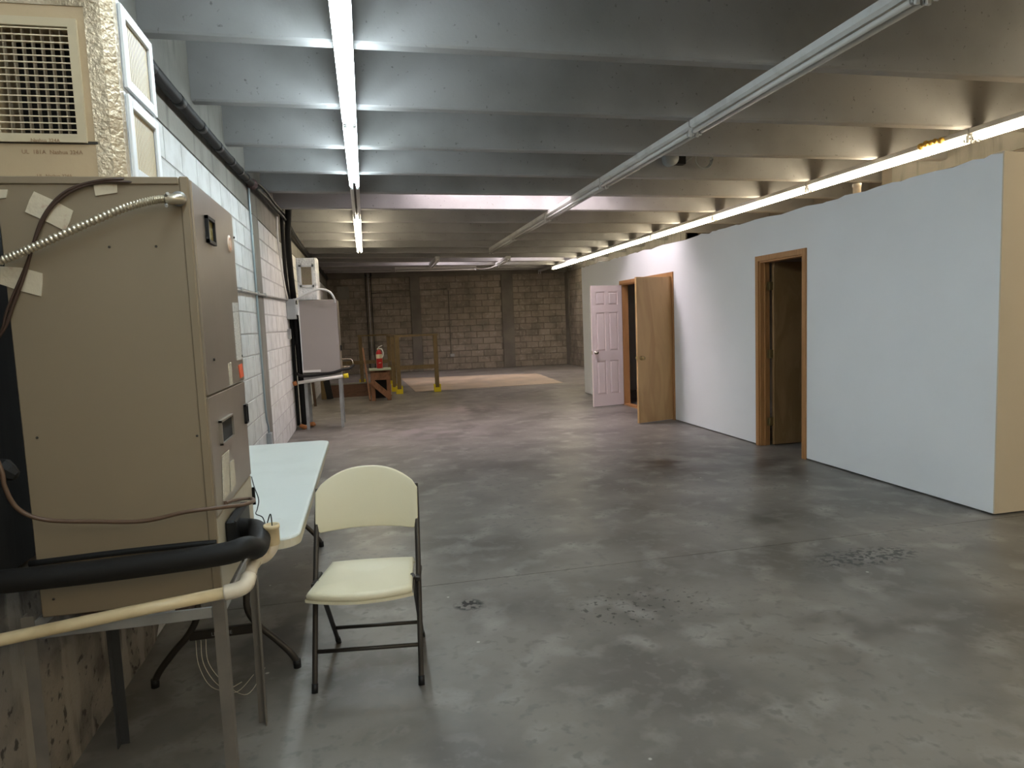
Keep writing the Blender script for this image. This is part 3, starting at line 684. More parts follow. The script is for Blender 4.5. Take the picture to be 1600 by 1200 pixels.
# insulated suction pipe
zb_ = P(392,824,'y',2.24).z; pp = [Vector((ux1+.002,2.25,zb_)),Vector((-.42,2.245,zb_)),Vector((-.375,2.21,zb_)),Vector((-.350,2.12,zb_)),Vector((-.346,2.03,zb_-.004)),Vector((-.365,1.965,.885)),Vector((-.43,1.945,.878)),Vector((-.70,1.945,.868)),Vector((-.92,1.945,.866)),Vector((-1.00,1.95,.865)),Vector((-1.05,1.95,.865))]
sp_ = MB().tube(smooth_path(pp,6), .031, 18).build('suction_pipe', m_rubber); tag(sp_, 'thick black foam-insulated pipe wrapping around the near air handler base', 'pipe')
lq = MB().tube(smooth_path([P(338,848,'y',uy0-.012),P(300,851,'y',uy0-.012),P(180,864,'y',uy0-.012),P(46,881,'y',uy0-.012)],5), .009, 8).build('liquid_pipe', m_black); tag(lq, 'thin black pipe just above the thick insulated pipe', 'pipe')
# PVC condensate drain
pv = thing('drain_pipe', 'cream plastic drain pipe crossing the front of the near steel stand', 'pipe', P(200,955,'y',1.93))
y_ = 1.93
MB().tube([P(-120,1026,'y',y_), P(0,1000,'y',y_), P(200,957,'y',y_), P(352,926,'y',y_)], .0165, 14).build('long_run', m_pvc, pv)
e0, e1_, e2_ = P(352,926,'y',y_), P(384,918,'y',y_), P(397,880,'y',2.03)
MB().tube(smooth_path([e0,P(372,921,'y',y_),e1_+Vector((.0,.006,.006)),P(389,900,'y',y_+.03)],5), .0215, 16).build('elbow', m_pvcw, pv)
MB().tube([P(388,905,'y',y_+.02), P(398,876,'y',2.04)], .0165, 14).build('riser', m_pvcw, pv)
MB().tube(smooth_path([P(396,880,'y',2.04),P(402,873,'y',2.08),P(414,868,'y',2.12),P(424,855,'y',2.13),P(426,842,'y',2.13)],5), .021, 16).build('trap', m_pvcw, pv)
tp = P(426,848,'y',2.13); MB().lathe(tp,[(.021,-.005),(.022,0),(.022,.045),(.024,.046),(.024,.058),(.018,.058),(.018,.03),(.001,.03)],20).build('open_tee', m_pvc, pv)
w0 = P(395,757,'y',2.45); tpz = tp+Vector((0,0,.05))
cable('sensor_wire', [P(393,745,'y',2.6),P(397,760,'y',2.5),P(404,780,'y',2.4),P(402,795,'y',2.35),P(400,803,'y',2.3),P(410,808,'y',2.25),P(416,820,'y',2.2),tp+Vector((0,0,.09)),tp+Vector((.002,0,.03))], .0018, m_black, 'thin black wire dropping into the open top of the drain trap', 'wire')

# stand under the near air handler
st = thing('steel_stand', 'grey angle-iron stand carrying the near air handler', 'stand', (-.72,2.3,0))
def angle_leg(x, y, z1, sx, sy, par, w=.032, t=.004, mtl=m_stand, dx=0, dy=0):
    b = MB(); a = [(0,0),(sx*w,0),(sx*w,sy*t),(sx*t,sy*t),(sx*t,sy*w),(0,sy*w)]
    b.loft([[(x+dx+u,y+dy+v,0) for u,v in a],[(x+u,y+v,z1) for u,v in a]], smooth=False); return b.build('leg', mtl, par)
sx0, sx1, sy0, sy1, sz = -.965, -.445, 2.02, 2.60, .705
angle_leg(sx0, sy0, sz+.03, 1, 1, st); angle_leg(sx1, sy0, sz+.015, -1, 1, st)
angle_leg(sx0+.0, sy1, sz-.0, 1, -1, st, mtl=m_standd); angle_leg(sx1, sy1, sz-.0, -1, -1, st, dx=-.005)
MB().bbox(sx0+.034, sx1-.034, sy0+.005, sy0+.012, sz-.038, sz-.004, .002).build('front_rail', m_steel, st)
MB().bbox(sx0+.034, sx1-.034, sy1-.012, sy1-.005, sz-.038, sz-.004, .002).build('rear_rail', m_steel, st)
MB().bbox(sx1-.012, sx1-.005, sy0+.034, sy1-.034, sz-.038, sz-.004, .002).build('side_rail', m_steel, st)
MB().bbox(sx0+.005, sx0+.012, sy0+.034, sy1-.034, sz-.038, sz-.004, .002).build('side_rail', m_steel, st)
for dx_ in (.12, .38): MB().bbox(sx0+dx_, sx0+dx_+.04, sy0+.03, sy1-.01, sz-.03, sz-.005, .003).build('cross_bar', m_dark_wood, st)

# plenum above the near air handler
pln = thing('duct_plenum', 'foil-wrapped duct box with three grilles on top of the near air handler', 'duct', (-.80,2.27,uz1))
px0_, px1_, py0_, py1_, pz1 = -1.0, -.633, 2.10, 2.46, 2.44
ch = .055
poly = [(px0_,py0_),(px1_-ch,py0_),(px1_-ch*.45,py0_+ch*.12),(px1_,py0_+ch*.55),(px1_,py1_),(px0_,py1_)]
gx0, gx1, gz0, gz1 = P(6,200,'y',py0_).x-.004, P(123,210,'y',py0_).x, P(60,210,'y',py0_).z, P(60,42,'y',py0_).z
yq = py0_+.12
pb = MB().prism([(px0_,yq),(px1_,yq),(px1_,py1_),(px0_,py1_)], 'z', uz1+.004, pz1)
pb.prism([(gx1,py0_),(px1_-ch,py0_),(px1_-ch*.45,py0_+ch*.12),(px1_,py0_+ch*.55),(px1_,yq),(gx1,yq)], 'z', uz1+.004, pz1)
pb.box(px0_,gx0,py0_,yq,uz1+.004,pz1).box(gx0,gx1,py0_,yq,uz1+.004,gz0).box(gx0,gx1,py0_,yq,gz1,pz1)
pb = pb.build('duct_box', m_board, pln)
MB().prism([(px1_-ch-.006,py0_-.0025),(px1_-ch*.4,py0_+ch*.06),(px1_+.003,py0_+ch*.5),(px1_+.003,py0_+.06),(px1_-.001,py0_+.06),(px1_-.003,py0_+ch*.6),(px1_-ch*.5,py0_+ch*.2),(px1_-ch-.006,py0_+.001)], 'z', uz1+.004, pz1-.002).build('corner_foil', m_foilw, pb, label='crinkled foil tape down the corner')
MB().box(px1_-.002, px1_+.002, py0_+.062, py1_, uz1+.004, pz1-.002).build('side_foil', m_foil, pb, label='bright white foil facing')
MB().box(px0_, px1_-ch, py0_-.003, py0_+.001, pz1-.06, pz1-.002).build('top_foil', m_foilw, pb)
MB().box(px0_, px1_-ch+.0, py0_-.003, py0_+.001, P(60,224,'y',py0_).z-.001, P(60,221,'y',py0_).z+.001).build('tape_seam', m_seam, pb)
gx0, gx1, gz0, gz1 = P(6,200,'y',py0_).x-.004, P(123,210,'y',py0_).x, P(60,210,'y',py0_).z, P(60,42,'y',py0_).z
f_ = .022
b = MB(); y0, y1 = py0_-.010, py0_+.001
b.box(gx0-f_,gx0,y0,y1,gz0-f_,gz1+f_).box(gx1,gx1+f_,y0,y1,gz0-f_,gz1+f_).box(gx0,gx1,y0,y1,gz0-f_,gz0).box(gx0,gx1,y0,y1,gz1,gz1+f_)
gf = b.build('front_grille', m_grtan, pln)
MB().box(gx0,gx1,yq-.004,yq-.001,gz0,gz1).build('dark_opening', m_dark, gf)
nsl = 16; me = MB().prism([(0,0),(gx1-gx0,0),(gx1-gx0,.0026),(0,.0026)],'y',0,.005).mesh('slat', m_slatc); goff = Vector(pln.location)
for k in range(nsl): link('slat', me, gf, Vector((gx0, py0_-.0100, gz0+(gz1-gz0)*(k+.6)/nsl-.001))-goff)
me = MB().box(0,.0035,0,.016,0,gz1-gz0).mesh('blade', m_slatshade)
for k in range(8): link('blade', me, gf, Vector((gx0+(gx1-gx0)*(k+.7)/8, py0_+.012, gz0))-goff)
text('Nashua 324A', .013, P(48,222,'y',py0_-.0104)+Vector((0,0,.001)), FACE_CAM, m_brownlet, pln)
text('UL  181A  Nashua 324A', .015, P(34,240,'y',py0_-.001), FACE_CAM, m_brownlet, pln)
text('08/98', .013, P(10,240,'y',py0_-.001), FACE_CAM, m_brownlet, pln) if False else None
text('UL  Nashua 324A', .012, P(58,277,'y',py0_-.001), FACE_CAM, m_brownlet, pln)
text('06/06', .016, P(22,294,'y',py0_-.001), FACE_CAM, m_brownlet, pln)
# two louvred grilles on the side face
def side_grille(z0, z1, y0, y1):
    f = .032; x0, x1 = px1_+.0025, px1_+.0125
    b = MB(); b.bbox(x0,x1,y0,y0+f,z0,z1,.002).bbox(x0,x1,y1-f,y1,z0,z1,.002).bbox(x0,x1,y0+f,y1-f,z0,z0+f,.002).bbox(x0,x1,y0+f,y1-f,z1-f,z1,.002)
    g = b.build('side_grille', m_whitemetal, pln, label='white-framed louvred grille')
    MB().box(x0-.002,x0+.0002,y0+f,y1-f,z0+f,z1-f).build('dark_opening', m_seam, g)
    n = 14; me = MB().prism([(0,0),(.0008,0),(.0012,.0095),(0,.0095)],'z',0,z1-z0-2*f).mesh('louvre', m_slatc)
    for k in range(n): link('louvre', me, g, Vector((x0, y0+f+(y1-y0-2*f)*k/n, z0+f))-goff)
zt = P(205,40,'x',px1_).z
ga0, ga1 = 2.17, py1_-.004
side_grille(2.195, 2.428, ga0, ga1); side_grille(1.945, 2.180, ga0, ga1)

# ================================================================ FOLDING TABLE
tx0, tx1, ty0, ty1, tz = -1.04, -.298, 2.66, 4.97, .69
ft = thing('folding_table', 'long white plastic folding table against the left wall', 'table', ((tx0+tx1)/2,(ty0+ty1)/2,0))
def rrect(x0,x1,y0,y1,r,n=5):
    p = []
    for cx,cy,a0 in ((x1-r,y1-r,0),(x0+r,y1-r,90),(x0+r,y0+r,180),(x1-r,y0+r,270)):
        for i in range(n+1):
            a = math.radians(a0+90*i/n); p.append((cx+r*math.cos(a),cy+r*math.sin(a)))
    return p
def ringz(pts, z): return [(x,y,z) for x,y in pts]
b = MB(); b.loft([ringz(rrect(tx0+.010,tx1-.010,ty0+.010,ty1-.010,.07),tz-.045), ringz(rrect(tx0,tx1,ty0,ty1,.08),tz-.038), ringz(rrect(tx0,tx1,ty0,ty1,.08),tz-.006), ringz(rrect(tx0+.004,tx1-.004,ty0+.004,ty1-.004,.077),tz-.001), ringz(rrect(tx0+.012,tx1-.012,ty0+.012,ty1-.012,.07),tz)], smooth=False)
b.build('tabletop', m_table, ft)
b = MB(); b.loft([ringz(rrect(tx0-.001,tx1+.001,ty0-.001,ty1+.001,.081),tz-.040), ringz(rrect(tx0-.001,tx1+.001,ty0-.001,ty1+.001,.081),tz-.009)], smooth=False, cap=False); b.build('edge_band', m_edge, ft)
cx = (tx0+tx1)/2
for yL, s_ in ((3.0,1),(4.68,-1)):
    for sg in (-1,1):
        b = MB(); b.tube(smooth_path([(cx+sg*.10,yL+.05*s_,tz-.045),(cx+sg*.105,yL+.02*s_,.42),(cx+sg*.10,yL,.30),(cx+sg*.14,yL,.215),(cx+sg*.20,yL,.15),(cx+sg*.262,yL,.075),(cx+sg*.287,yL,.03),(cx+sg*.29,yL,.0)],5), .0145, 12)
        lg = b.build('leg', m_tube, ft)
        MB().tube([(cx+sg*.29,yL,0),(cx+sg*.289,yL,.035)], .0168, 12).build('foot_cap', m_black, lg)
    MB().bbox(cx-.14,cx+.14,yL-.012,yL+.012,.185,.225,.004).build('cross_panel', m_tube, ft)
    MB().tube([(cx-.30,yL+.06*s_,tz-.055),(cx+.30,yL+.06*s_,tz-.055)], .011, 10).build('top_bar', m_tube, ft)
    MB().tube([(cx,yL,.40),(cx,yL+.50*s_,tz-.05)], .009, 8).build('brace', m_tube, ft)
    MB().tube([(cx-.10,yL+.01*s_,.40),(cx+.10,yL+.01*s_,.40)], .009, 8).build('upper_bar', m_tube, ft)
for xx in (tx0+.05, tx1-.05): MB().bbox(xx-.012,xx+.012,ty0+.1,ty1-.1,tz-.065,tz-.044,.003).build('side_rail', m_tube, ft)
text('LIFETIME', .022, (cx-.05, 2.9868, .198), FACE_CAM, m_greypaint, ft)
for k in range(3):
    pth = [(-.78+.02*k,2.98,.19),(-.77+.02*k,2.95,.10),(-.73+.03*k,2.93,.012),(-.66+.05*k,2.88-.03*k,.004),(-.60+.04*k,2.93+.05*k,.004)]
    cable('loose_string', pth, .0013, m_string, ('leftmost','middle','rightmost')[k]+' of three thin white strings hanging under the near end of the folding table', 'string', group='white strings under the folding table')

# ================================================================ FOLDING CHAIR
fr = Vector((.144,2.696,0)); fl_ = Vector((-.288,2.756,0)); o_ = (fr+fl_)/2; rzc = math.atan2(fr.y-fl_.y, fr.x-fl_.x)
chn = thing('folding_chair', 'cream plastic folding chair with dark metal frame, facing the viewpoint', 'chair', (o_.x,o_.y,0), rzc)
hw = .218
for sg in (-1,1):
    x = sg*hw
    lg = MB().tube(smooth_path([(x,0,0),(x,.075,.22),(x,.155,.45),(x*.995,.235,.65),(x*.985,.285,.785)],5), .0115, 12).build('front_leg', m_tube, chn, local=True)
    MB().tube([(x,0,0),(x,.012,.035)], .0135, 12).build('foot_cap', m_black, lg, local=True)
    x = sg*(hw-.020)
    lg = MB().tube([(x,.07,.445),(x,.12,.41),(x*1.0,.44,0)], .0105, 12).build('rear_leg', m_tube, chn, local=True)
    MB().tube([(x,.44,0),(x,.412,.035)], .0125, 12).build('foot_cap', m_black, lg, local=True)
    MB().bbox(sg*hw-.010,sg*hw+.010,.10,.24,.405,.425,.003).build('seat_bracket', m_tube, chn, local=True)
MB().tube([(-hw,.052,.150),(hw,.052,.150)], .0085, 10).build('front_crossbar', m_tube, chn, local=True)
MB().tube([(-hw+.02,.352,.112),(hw-.02,.352,.112)], .0085, 10).build('rear_crossbar', m_tube, chn, local=True)
def seat_ring(z, ins, dip):
    pts = []; x1 = .208-ins; y0, y1 = -.075+ins, .335-ins
    N_ = 12
    for i in range(N_+1):   # front, bowed
        t = -1+2*i/N_; pts.append((x1*t*1.0, y0-.045*(1-t*t), z-dip*(1-t*t)*.6))
    for i in range(1,N_):
        t = i/N_; pts.append((x1-(.022*t), y0+(y1-y0)*t, z-.020*t))
    for i in range(N_+1):
        t = 1-2*i/N_; pts.append(((x1-.022)*t, y1+.012*(1-t*t), z-.020+.0*t))
    for i in range(1,N_):
        t = 1-i/N_; pts.append((-(x1-(.022*t)), y0+(y1-y0)*t, z-.020*t))
    return pts
sb = MB(); sb.loft([seat_ring(.412,.020,.004), seat_ring(.420,.002,.004), seat_ring(.444,.0,.004), seat_ring(.454,.006,.004), seat_ring(.458,.020,.006), seat_ring(.452,.075,.010), seat_ring(.450,.14,.010)])
sb.build('seat', m_chair, chn, local=True)
sl = MB(); sl.loft([seat_ring(.418,-.004,.004), seat_ring(.430,-.004,.004)], smooth=False, cap=False); sl.build('seat_rim', m_chair, chn, local=True)
bk = MB(); NX = 20; rings = []
front = []; back = []
def bp(u, v, side):     # u across -1..1, v up 0..1
    zt = .785+.085*(1-abs(u)**2.4) - .0; zb = .602+.012*(1-u*u)
    if abs(u) > .93: zt -= .012*(abs(u)-.93)/.07; zb += .015*(abs(u)-.93)/.07
    z = zb+(zt-zb)*v; y = .205+(z-.578)*.30 + .030*(1-u*u) + (.012 if side else -.004)
    bulge = .007*math.sin(math.pi*min(1,max(0,v)))
    return (u*.222, y+(bulge if side else -bulge*.5), z)
NV = 6
vsF = [[bp(-1+2*i/NX, j/NV, 0) for i in range(NX+1)] for j in range(NV+1)]
vsB = [[bp(-1+2*i/NX, j/NV, 1) for i in range(NX+1)] for j in range(NV+1)]
allv = [p for r in vsF for p in r]+[p for r in vsB for p in r]; n1 = (NX+1)*(NV+1); fs = []
def I(j,i,s): return s*n1+j*(NX+1)+i
for j in range(NV):
    for i in range(NX): fs += [(I(j,i,0),I(j,i+1,0),I(j+1,i+1,0),I(j+1,i,0)), (I(j,i,1),I(j+1,i,1),I(j+1,i+1,1),I(j,i+1,1))]
for i in range(NX): fs += [(I(0,i,0),I(0,i,1),I(0,i+1,1),I(0,i+1,0)), (I(NV,i,0),I(NV,i+1,0),I(NV,i+1,1),I(NV,i,1))]
for j in range(NV): fs += [(I(j,0,0),I(j+1,0,0),I(j+1,0,1),I(j,0,1)), (I(j,NX,0),I(j,NX,1),I(j+1,NX,1),I(j+1,NX,0))]
bk.add(allv, fs, True); bk.fix = True
bo = bk.build('backrest', m_chair, chn, local=True)
bv = bo.modifiers.new('round', 'BEVEL'); bv.width = .006; bv.segments = 3; bv.limit_method = 'ANGLE'; bv.angle_limit = math.radians(50)

# ================================================================ PIPES AND CONDUITS ON THE LEFT WALL
bxp = XL+.06
mainp = [(bxp,1.2,2.92),(bxp,3.0,2.90),(bxp,4.8,2.91),(bxp,6.4,2.94),(bxp,7.3,2.97)]
lb = thing('insulated_pipe', 'thick black insulated pipe along the top of the left wall', 'pipe', (bxp,4.2,2.9))
MB().tube(smooth_path(mainp,6), .036, 14).build('pipe_run', m_rubber, lb)
mps = smooth_path(mainp,6)
for k_ in (9,11,13,15,17,19,21): a_ = mps[k_]; b_ = mps[k_+1]; MB().tube([a_, a_+(b_-a_)*.35], .0385, 14).build('tape_band', m_black, lb)
MB().lathe((bxp,7.35,2.97),[(.001,-.09),(.045,-.08),(.056,0),(.045,.07),(.001,.08)],12,(0,1,.1)).build('taped_joint', mat('reddish_tape',(.07,.035,.03),.7,bump=(40,.8,.01)), lb)
for k,(dx,dz,r_) in enumerate(((0,0,.022),(.015,.045,.014),(.03,-.03,.012))):
    cable('wall_line', [(bxp+dx,7.4,2.97+dz),(bxp+dx,8.2,3.02+dz*1.2),(bxp+dx,9.0,3.03+dz),(bxp+dx+.02,9.9,3.03+dz),(bxp+dx,11.5,2.98+dz),(bxp,14.0,2.97+dz),(bxp,21.4,2.98+dz)], r_, m_black, 'black line running on along the left wall below the joists to the back wall', group='black lines along the left wall')
# drop of black lines to the far unit
for k,(pts,r_) in enumerate(([[(-.90,9.80,3.5),(-.93,9.86,3.15),(-.98,10.0,2.8),(-1.0,10.2,2.4),(-1.0,10.5,1.7),(-.99,10.55,.9),(-.98,10.55,.05)],.045],
                             [[(-1.0,9.8,3.4),(-1.03,9.85,3.05),(-1.045,9.95,2.7),(-1.055,10.1,2.2),(-1.06,10.47,1.7),(-1.06,10.5,.7),(-1.06,10.5,.05)],.026],
                             [[(-.96,9.7,3.5),(-1.0,9.75,3.1),(-1.0,9.9,3.0),(-.99,10.05,3.08),(-.97,10.1,3.5)],.014])):
    cable('refrigerant_line', pts, r_, m_rubber, ('thickest black insulated line dropping behind the far air handler','slimmer black line dropping down the left wall behind the grey switch box','looped thin black line hanging from the joists where the lines turn down')[k], 'pipe')
cable('white_conduit', [(-1.05,9.45,2.98),(-1.06,9.50,2.7),(-1.06,9.65,2.4),(-1.06,9.9,2.1),(-1.06,10.15,1.93)], .014, m_whitepl, 'white conduit curving down the left wall into the grey switch box', 'conduit')
vc = thing('wall_conduit', 'blue-grey vertical conduit on the left wall beside the concrete strip', 'conduit', (XL+.02,7.40,.3))
MB().tube(smooth_path([(XL+.03,7.30,2.93),(XL+.018,7.36,2.8),(XL+.018,7.38,2.2),(XL+.018,7.40,1.2),(XL+.018,7.43,.62),(XL+.022,7.50,.48),(XL+.022,7.52,.40)],6), .0115, 10).build('tube', m_blueg, vc)
MB().bbox(XL,XL+.05,7.46,7.58,.27,.40,.004).build('outlet_box', m_greypaint, vc)
MB().tube([(XL+.02,7.52,.27),(XL+.02,7.52,.02)], .010, 8).build('lower_stub', m_whitepl, vc)
hc = thing('wall_conduit', 'long horizontal grey conduit on the left wall behind the near air handler', 'conduit', (XL+.02,8,1.87))
MB().tube([(XL+.02,2.9,1.80),(XL+.02,6.4,1.855),(XL+.02,8.3,1.885),(XL+.02,10.2,1.92)], .014, 10).build('tube', m_steel, hc)
for y in (6.45,7.42,7.95): MB().bbox(XL,XL+.04,y-.03,y+.03,1.845+.012*(y-6.4),1.885+.012*(y-6.4),.004).build('strap', m_steel, hc)
sb_ = thing('switch_box', 'grey disconnect switch box on the left wall beside the far air handler', 'electrical box', (XL+.06,10.25,1.64))
MB().bbox(XL,XL+.125,10.2,10.42,1.64,1.93,.005).build('box_body', m_greypaint, sb_)
MB().bbox(XL+.125,XL+.155,10.24,10.36,1.70,1.85,.005).build('switch_cover', m_whitemetal, sb_)
MB().bbox(XL+.001,XL+.05,10.12,10.16,1.36,1.50,.003).build('hook_plate', m_steel, sb_)

# ================================================================ FAR AIR HANDLER
vx0, vx1, vy0, vy1 = -.925, -.378, 10.3, 10.85
fa = thing('air_handler', 'grey air handler cabinet farther along the left wall, on a thin steel stand', 'air handler', (-.65,10.5,.84))
MB().bbox(vx0,vx1-.012,vy0,vy1,.84,1.91,.004).build('cabinet', m_cabfar, fa); MB().bbox(vx1-.010,vx1,vy0+.005,vy1,.85,1.90,.003).build('front_panel', m_cab2, fa)
MB().bbox(vx1,vx1+.02,vy0+.1,vy0+.2,1.15,1.23,.004).build('hand_grip', m_black, fa)
MB().box(vx0-.008, vx0+.004, vy0-.002, vy0+.05, .84, 1.91).build('edge_strip', m_whitemetal, fa)
MB().bbox(vx0+.0,vx0+.25,vy0-.03,vy0-.001,.85,.885,.003).build('paper_strip', m_whitepl, fa)
fs_ = thing('steel_stand', 'thin galvanised stand carrying the far air handler', 'stand', (-.65,10.5,0))
for (x,y,sx,sy) in ((-.925,10.30,1,1),(-.385,10.30,-1,1),(-.925,10.88,1,-1),(-.385,10.88,-1,-1)): angle_leg(x,y,.80,sx,sy,fs_,w=.045,mtl=m_steel)
MB().bbox(-.925,-.385,10.29,10.30,.74,.80,.003).build('front_rail', m_steel, fs_); MB().bbox(-.925,-.385,10.88,10.89,.74,.80,.003).build('rear_rail', m_steel, fs_)
MB().bbox(-.395,-.385,10.30,10.88,.74,.80,.003).build('side_rail', m_steel, fs_); MB().bbox(-.925,-.915,10.30,10.88,.74,.80,.003).build('side_rail', m_steel, fs_)
MB().bbox(-.93,-.38,10.28,10.90,.80,.835,.004).build('drip_tray', m_stand, fs_)
fpn = thing('duct_plenum', 'small foil-taped duct box with a mesh grille on the far air handler', 'duct', (-.78,10.45,1.915))
MB().prism([(-.925,10.3),(-.66,10.3),(-.635,10.33),(-.635,10.7),(-.925,10.7)],'z',1.915,2.52).build('duct_box', m_foil, fpn)
g0 = (-.89,-.685,2.10,2.42)
b = MB(); b.box(g0[0],g0[0]+.03,10.285,10.299,g0[2],g0[3]).box(g0[1]-.03,g0[1],10.285,10.299,g0[2],g0[3]).box(g0[0],g0[1],10.285,10.299,g0[2],g0[2]+.03).box(g0[0],g0[1],10.285,10.299,g0[3]-.03,g0[3])
gg = b.build('front_grille', m_whitemetal, fpn); MB().box(g0[0]+.03,g0[1]-.03,10.296,10.2985,g0[2]+.03,g0[3]-.03).build('dark_opening', m_dark, gg)
b = MB()
for k in range(8): x = g0[0]+.03+(g0[1]-g0[0]-.06)*(k+.5)/8; b.box(x-.002,x+.002,10.289,10.292,g0[2]+.03,g0[3]-.03)
for k in range(13): z = g0[2]+.03+(g0[3]-g0[2]-.06)*(k+.5)/13; b.box(g0[0]+.03,g0[1]-.03,10.287,10.289,z-.002,z+.002)
b.build('grille_mesh', m_slatc, gg)
cable('flexible_conduit', [(XL+.10,10.25,1.92),(-.93,10.22,1.93),(-.80,10.2,2.0),(-.62,10.2,2.06),(-.48,10.2,2.02),(-.42,10.22,1.93),(-.41,10.28,1.86)], .016, m_whitemetal, 'pale flexible conduit arching from the switch box to the far air handler', 'conduit')
fd = thing('drain_pipe', 'pale drain pipe with orange and yellow ends under the far air handler', 'pipe', (-.6,10.2,.74))
MB().tube([(-1.0,10.22,.715),(-.36,10.22,.775)], .024, 12).build('pipe_run', m_whitepl, fd)
MB().tube([(-1.02,10.22,.713),(-1.07,10.22,.700)], .034, 12).build('left_elbow', m_clay, fd); MB().tube([(-.35,10.22,.776),(-.28,10.22,.782)], .034, 12).build('end_cap', m_yellow, fd)
cable('suction_pipe', [(-1.0,10.1,.86),(-.93,10.2,.81),(-.7,10.24,.815),(-.5,10.24,.835),(-.36,10.3,.87),(-.26,10.35,.88),(-.2,10.4,.93)], .02, m_rubber, 'black pipe hugging the base of the far air handler', 'pipe')
cable('copper_pipe', [(-.37,10.45,1.02),(-.27,10.4,1.02),(-.22,10.38,1.0),(-.22,10.38,.91),(-.37,10.45,.90)], .008, m_chrome, 'thin bare pipe loop beside the far air handler base', 'pipe')
for k,(x,y) in enumerate(((-.99,10.42),(-.88,10.62))):
    b = MB()
    for q in range(5):
        c = Vector((x+random.uniform(-.03,.03),y+random.uniform(-.04,.04),.03+random.random()*.02)); r_ = .04; b.lathe(c,[(.001,-.03),(r_*.8,-.02),(r_,.0),(r_*.7,.025),(.001,.035)],8)
    tag(b.build('foam_lump', m_clay), ('orange-brown foam lump where the black lines meet the floor','smaller orange-brown foam lump right of the black lines at the floor')[k], 'foam')

# ================================================================ BACK WALL PIPES
for k,x in enumerate((.09,.175,.26)):
    tag(MB().tube(smooth_path([(x-(.0),yb(x)-.05,.0),(x,yb(x)-.05,2.9),(x+.02,yb(x)-.12,3.05)],3), .013, 8).build('wall_pipe', (m_black,m_steel,m_black)[k]), ('left of three slim vertical pipes on the back wall','middle and palest of three slim vertical pipes on the back wall','right of three slim vertical pipes on the back wall')[k], 'pipe', 'vertical pipes on the back wall')
bc = thing('back_conduit', 'thin conduit on the back wall turning down to a small box', 'conduit', (2.66,yb(2.66)-.02,.5))
MB().tube([(.24,yb(.24)-.03,2.52),(2.66,yb(2.66)-.03,2.58)],.010,8).build('level_run', m_pil, bc); MB().tube([(2.66,yb(2.66)-.03,2.58),(2.66,yb(2.66)-.03,.5)],.011,8).build('vertical_run', m_pil, bc)
MB().bbox(2.61,2.72,yb(2.66)-.06,yb(2.66),2.54,2.63,.004).build('corner_box', m_bblock, bc); MB().bbox(2.62,2.76,yb(2.66)-.07,yb(2.66),.42,.52,.004).build('outlet_box', m_steel, bc)
struct(MB().box(-.78,-.42,yb(-.6)-.014,yb(-.6)+.01,2.36,2.76).build('trim_1', m_beam))

# ================================================================ GUARD RAILS, TOE BOARD, STOOL, EXTINGUISHER
def shoe(par, x, y, z=0):
    b = MB().bbox(x-.075,x+.075,y-.075,y+.075,z,z+.10,.006)
    b.bbox(x-.075,x-.045,y-.075,y+.075,z+.09,z+.17,.004).bbox(x+.045,x+.075,y-.075,y+.075,z+.09,z+.17,.004).bbox(x-.045,x+.045,y+.045,y+.075,z+.09,z+.17,.004)
    return b.build('post_base', m_yellow, par, label='bright yellow post base')
def post(par, x, y, z1, z0=.10, w=.088): return MB().bbox(x-w/2,x+w/2,y-w/2,y+w/2,z0,z1,.004).build('post', m_rail, par)
def rail(par, a, b, w=.04, h=.09, name='top_rail'): return MB().beam(a, b, w, h).build(name, m_rail, par)
g1 = thing('guard_rail', 'timber guard rail section with two yellow-footed posts, right of the extinguisher', 'railing', (1.05,14.8,0))
for x in (.66,1.49): post(g1,x,14.85,1.24); shoe(g1,x,14.85)
rail(g1,(.60,14.85,1.26),(1.55,14.85,1.26),.09,.04); rail(g1,(.70,14.80,.57),(1.45,14.80,.57),.04,.09,'mid_rail')
g2 = thing('guard_rail', 'timber guard rail along the far side of the floor opening, behind the extinguisher', 'railing', (.2,17.4,0))
for x in (-.14,.56): post(g2,x,17.4,1.24); shoe(g2,x,17.4)
rail(g2,(-.20,17.4,1.27),(.62,17.4,1.27),.09,.04); rail(g2,(-.95,17.35,.60),(.56,17.35,.60),.04,.09,'mid_rail')
g3 = thing('guard_rail', 'timber guard rail side joining the near and far sections by the extinguisher', 'railing', (.58,16,0))
rail(g3,(.66,14.94,1.26),(.56,17.3,1.26),.09,.04); rail(g3,(.66,14.94,.57),(.56,17.3,.57),.04,.09,'mid_rail'); post(g3,.585,15.45,1.24); shoe(g3,.585,15.45)
tb = tag(MB().bbox(-.98,.16,14.80,14.85,0,.27,.004).build('toe_board', m_curb), 'dark brown board standing on edge in front of the floor opening', 'board')
tag(MB().bbox(-.98,.16,14.79,14.86,.272,.30,.003).build('capping_strip', m_beam), 'pale strip lying along the top of the dark toe board', 'board')
tag(MB().bbox(-.98,-.88,14.62,14.71,0,.78,.004).build('timber_post', m_rail), 'short timber post at the left wall beside the dark toe board', 'post')
tag(MB().beam((-.80,14.60,.0),(-.92,14.66,.78),.13,.02,up=(0,1,0)).build('leaning_board', m_black), 'black board leaning beside the timber post at the left wall', 'board')
tag(MB().beam((-1.02,13.40,.0),(-1.05,13.45,.55),.05,.05).build('thin_post', m_dark_wood), 'thin dark upright against the left wall beyond the far stand', 'post')
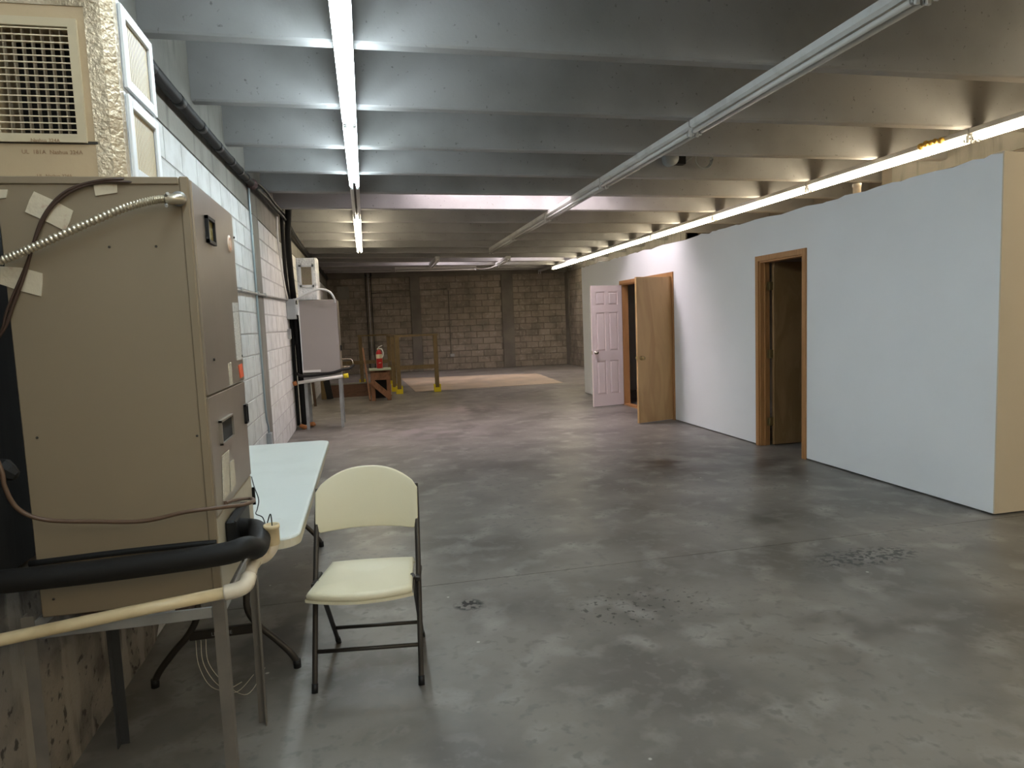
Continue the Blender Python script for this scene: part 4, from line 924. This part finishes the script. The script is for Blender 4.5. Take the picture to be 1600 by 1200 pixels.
tag(MB().beam((.02,13.72,.0),(-.07,14.55,1.02),.10,.03,up=(1,0,0)).build('leaning_plank', m_red_wood), 'brown plank leaning left of the extinguisher stool', 'board')
stl = thing('wooden_stool', 'rough brown wooden stool with a diagonal brace, under the extinguisher', 'stool', (.25,13.8,0))
MB().bbox(.03,.46,13.62,14.0,.61,.645,.004).build('top_board', m_greenboard, stl, label='pale green top board')
MB().bbox(.05,.44,13.66,13.69,.42,.57,.003).build('front_apron', m_red_wood, stl); MB().bbox(.05,.44,13.95,13.98,.42,.60,.003).build('rear_apron', m_red_wood, stl)
for x in (.05,.36):
    for y in (13.69,13.90): MB().bbox(x,x+.08,y,y+.05,0,.61,.003).build('leg', m_red_wood, stl)
MB().beam((.06,13.67,.40),(.42,13.65,.06),.02,.11,up=(0,0,1)).build('diagonal_brace', m_red_wood, stl)
MB().bbox(.06,.43,13.88,13.90,.03,.42,.002).build('shade_backing', m_dark, stl)  # black sheet standing for the unlit space behind the legs
ex = thing('fire_extinguisher', 'red fire extinguisher standing on the wooden stool', 'fire extinguisher', (.245,13.8,.645))
MB().lathe((.245,13.8,.645),[(.001,0),(.055,0),(.062,.01),(.062,.27),(.058,.32),(.035,.36),(.02,.37),(.02,.385)],22).build('cylinder', m_red, ex)
MB().lathe((.245,13.8,.645),[(.0625,.20),(.0625,.285)],22).build('label_band', m_cream, ex)
MB().prism([(.225,.75),(.275,.755),(.28,.765),(.235,.765)],'y',13.736,13.739).build('label_flash', m_cream, ex)
MB().bbox(.225,.265,13.78,13.82,1.028,1.06,.004).build('valve', m_steel, ex)
MB().beam((.235,13.8,1.07),(.32,13.8,1.105),.02,.012).build('lever', m_whitepl, ex); MB().beam((.235,13.8,1.045),(.32,13.8,1.05),.02,.008).build('carry_handle', m_steel, ex)
MB().tube(smooth_path([(.26,13.78,1.04),(.30,13.76,1.03),(.325,13.76,.97),(.32,13.76,.90),(.30,13.755,.86)],5), .011, 8).build('hose', m_whitepl, ex)
MB().lathe((.222,13.79,1.03),[(.001,0),(.018,0),(.018,.012),(.001,.012)],12,(0,-1,0)).build('gauge', m_cream, ex)
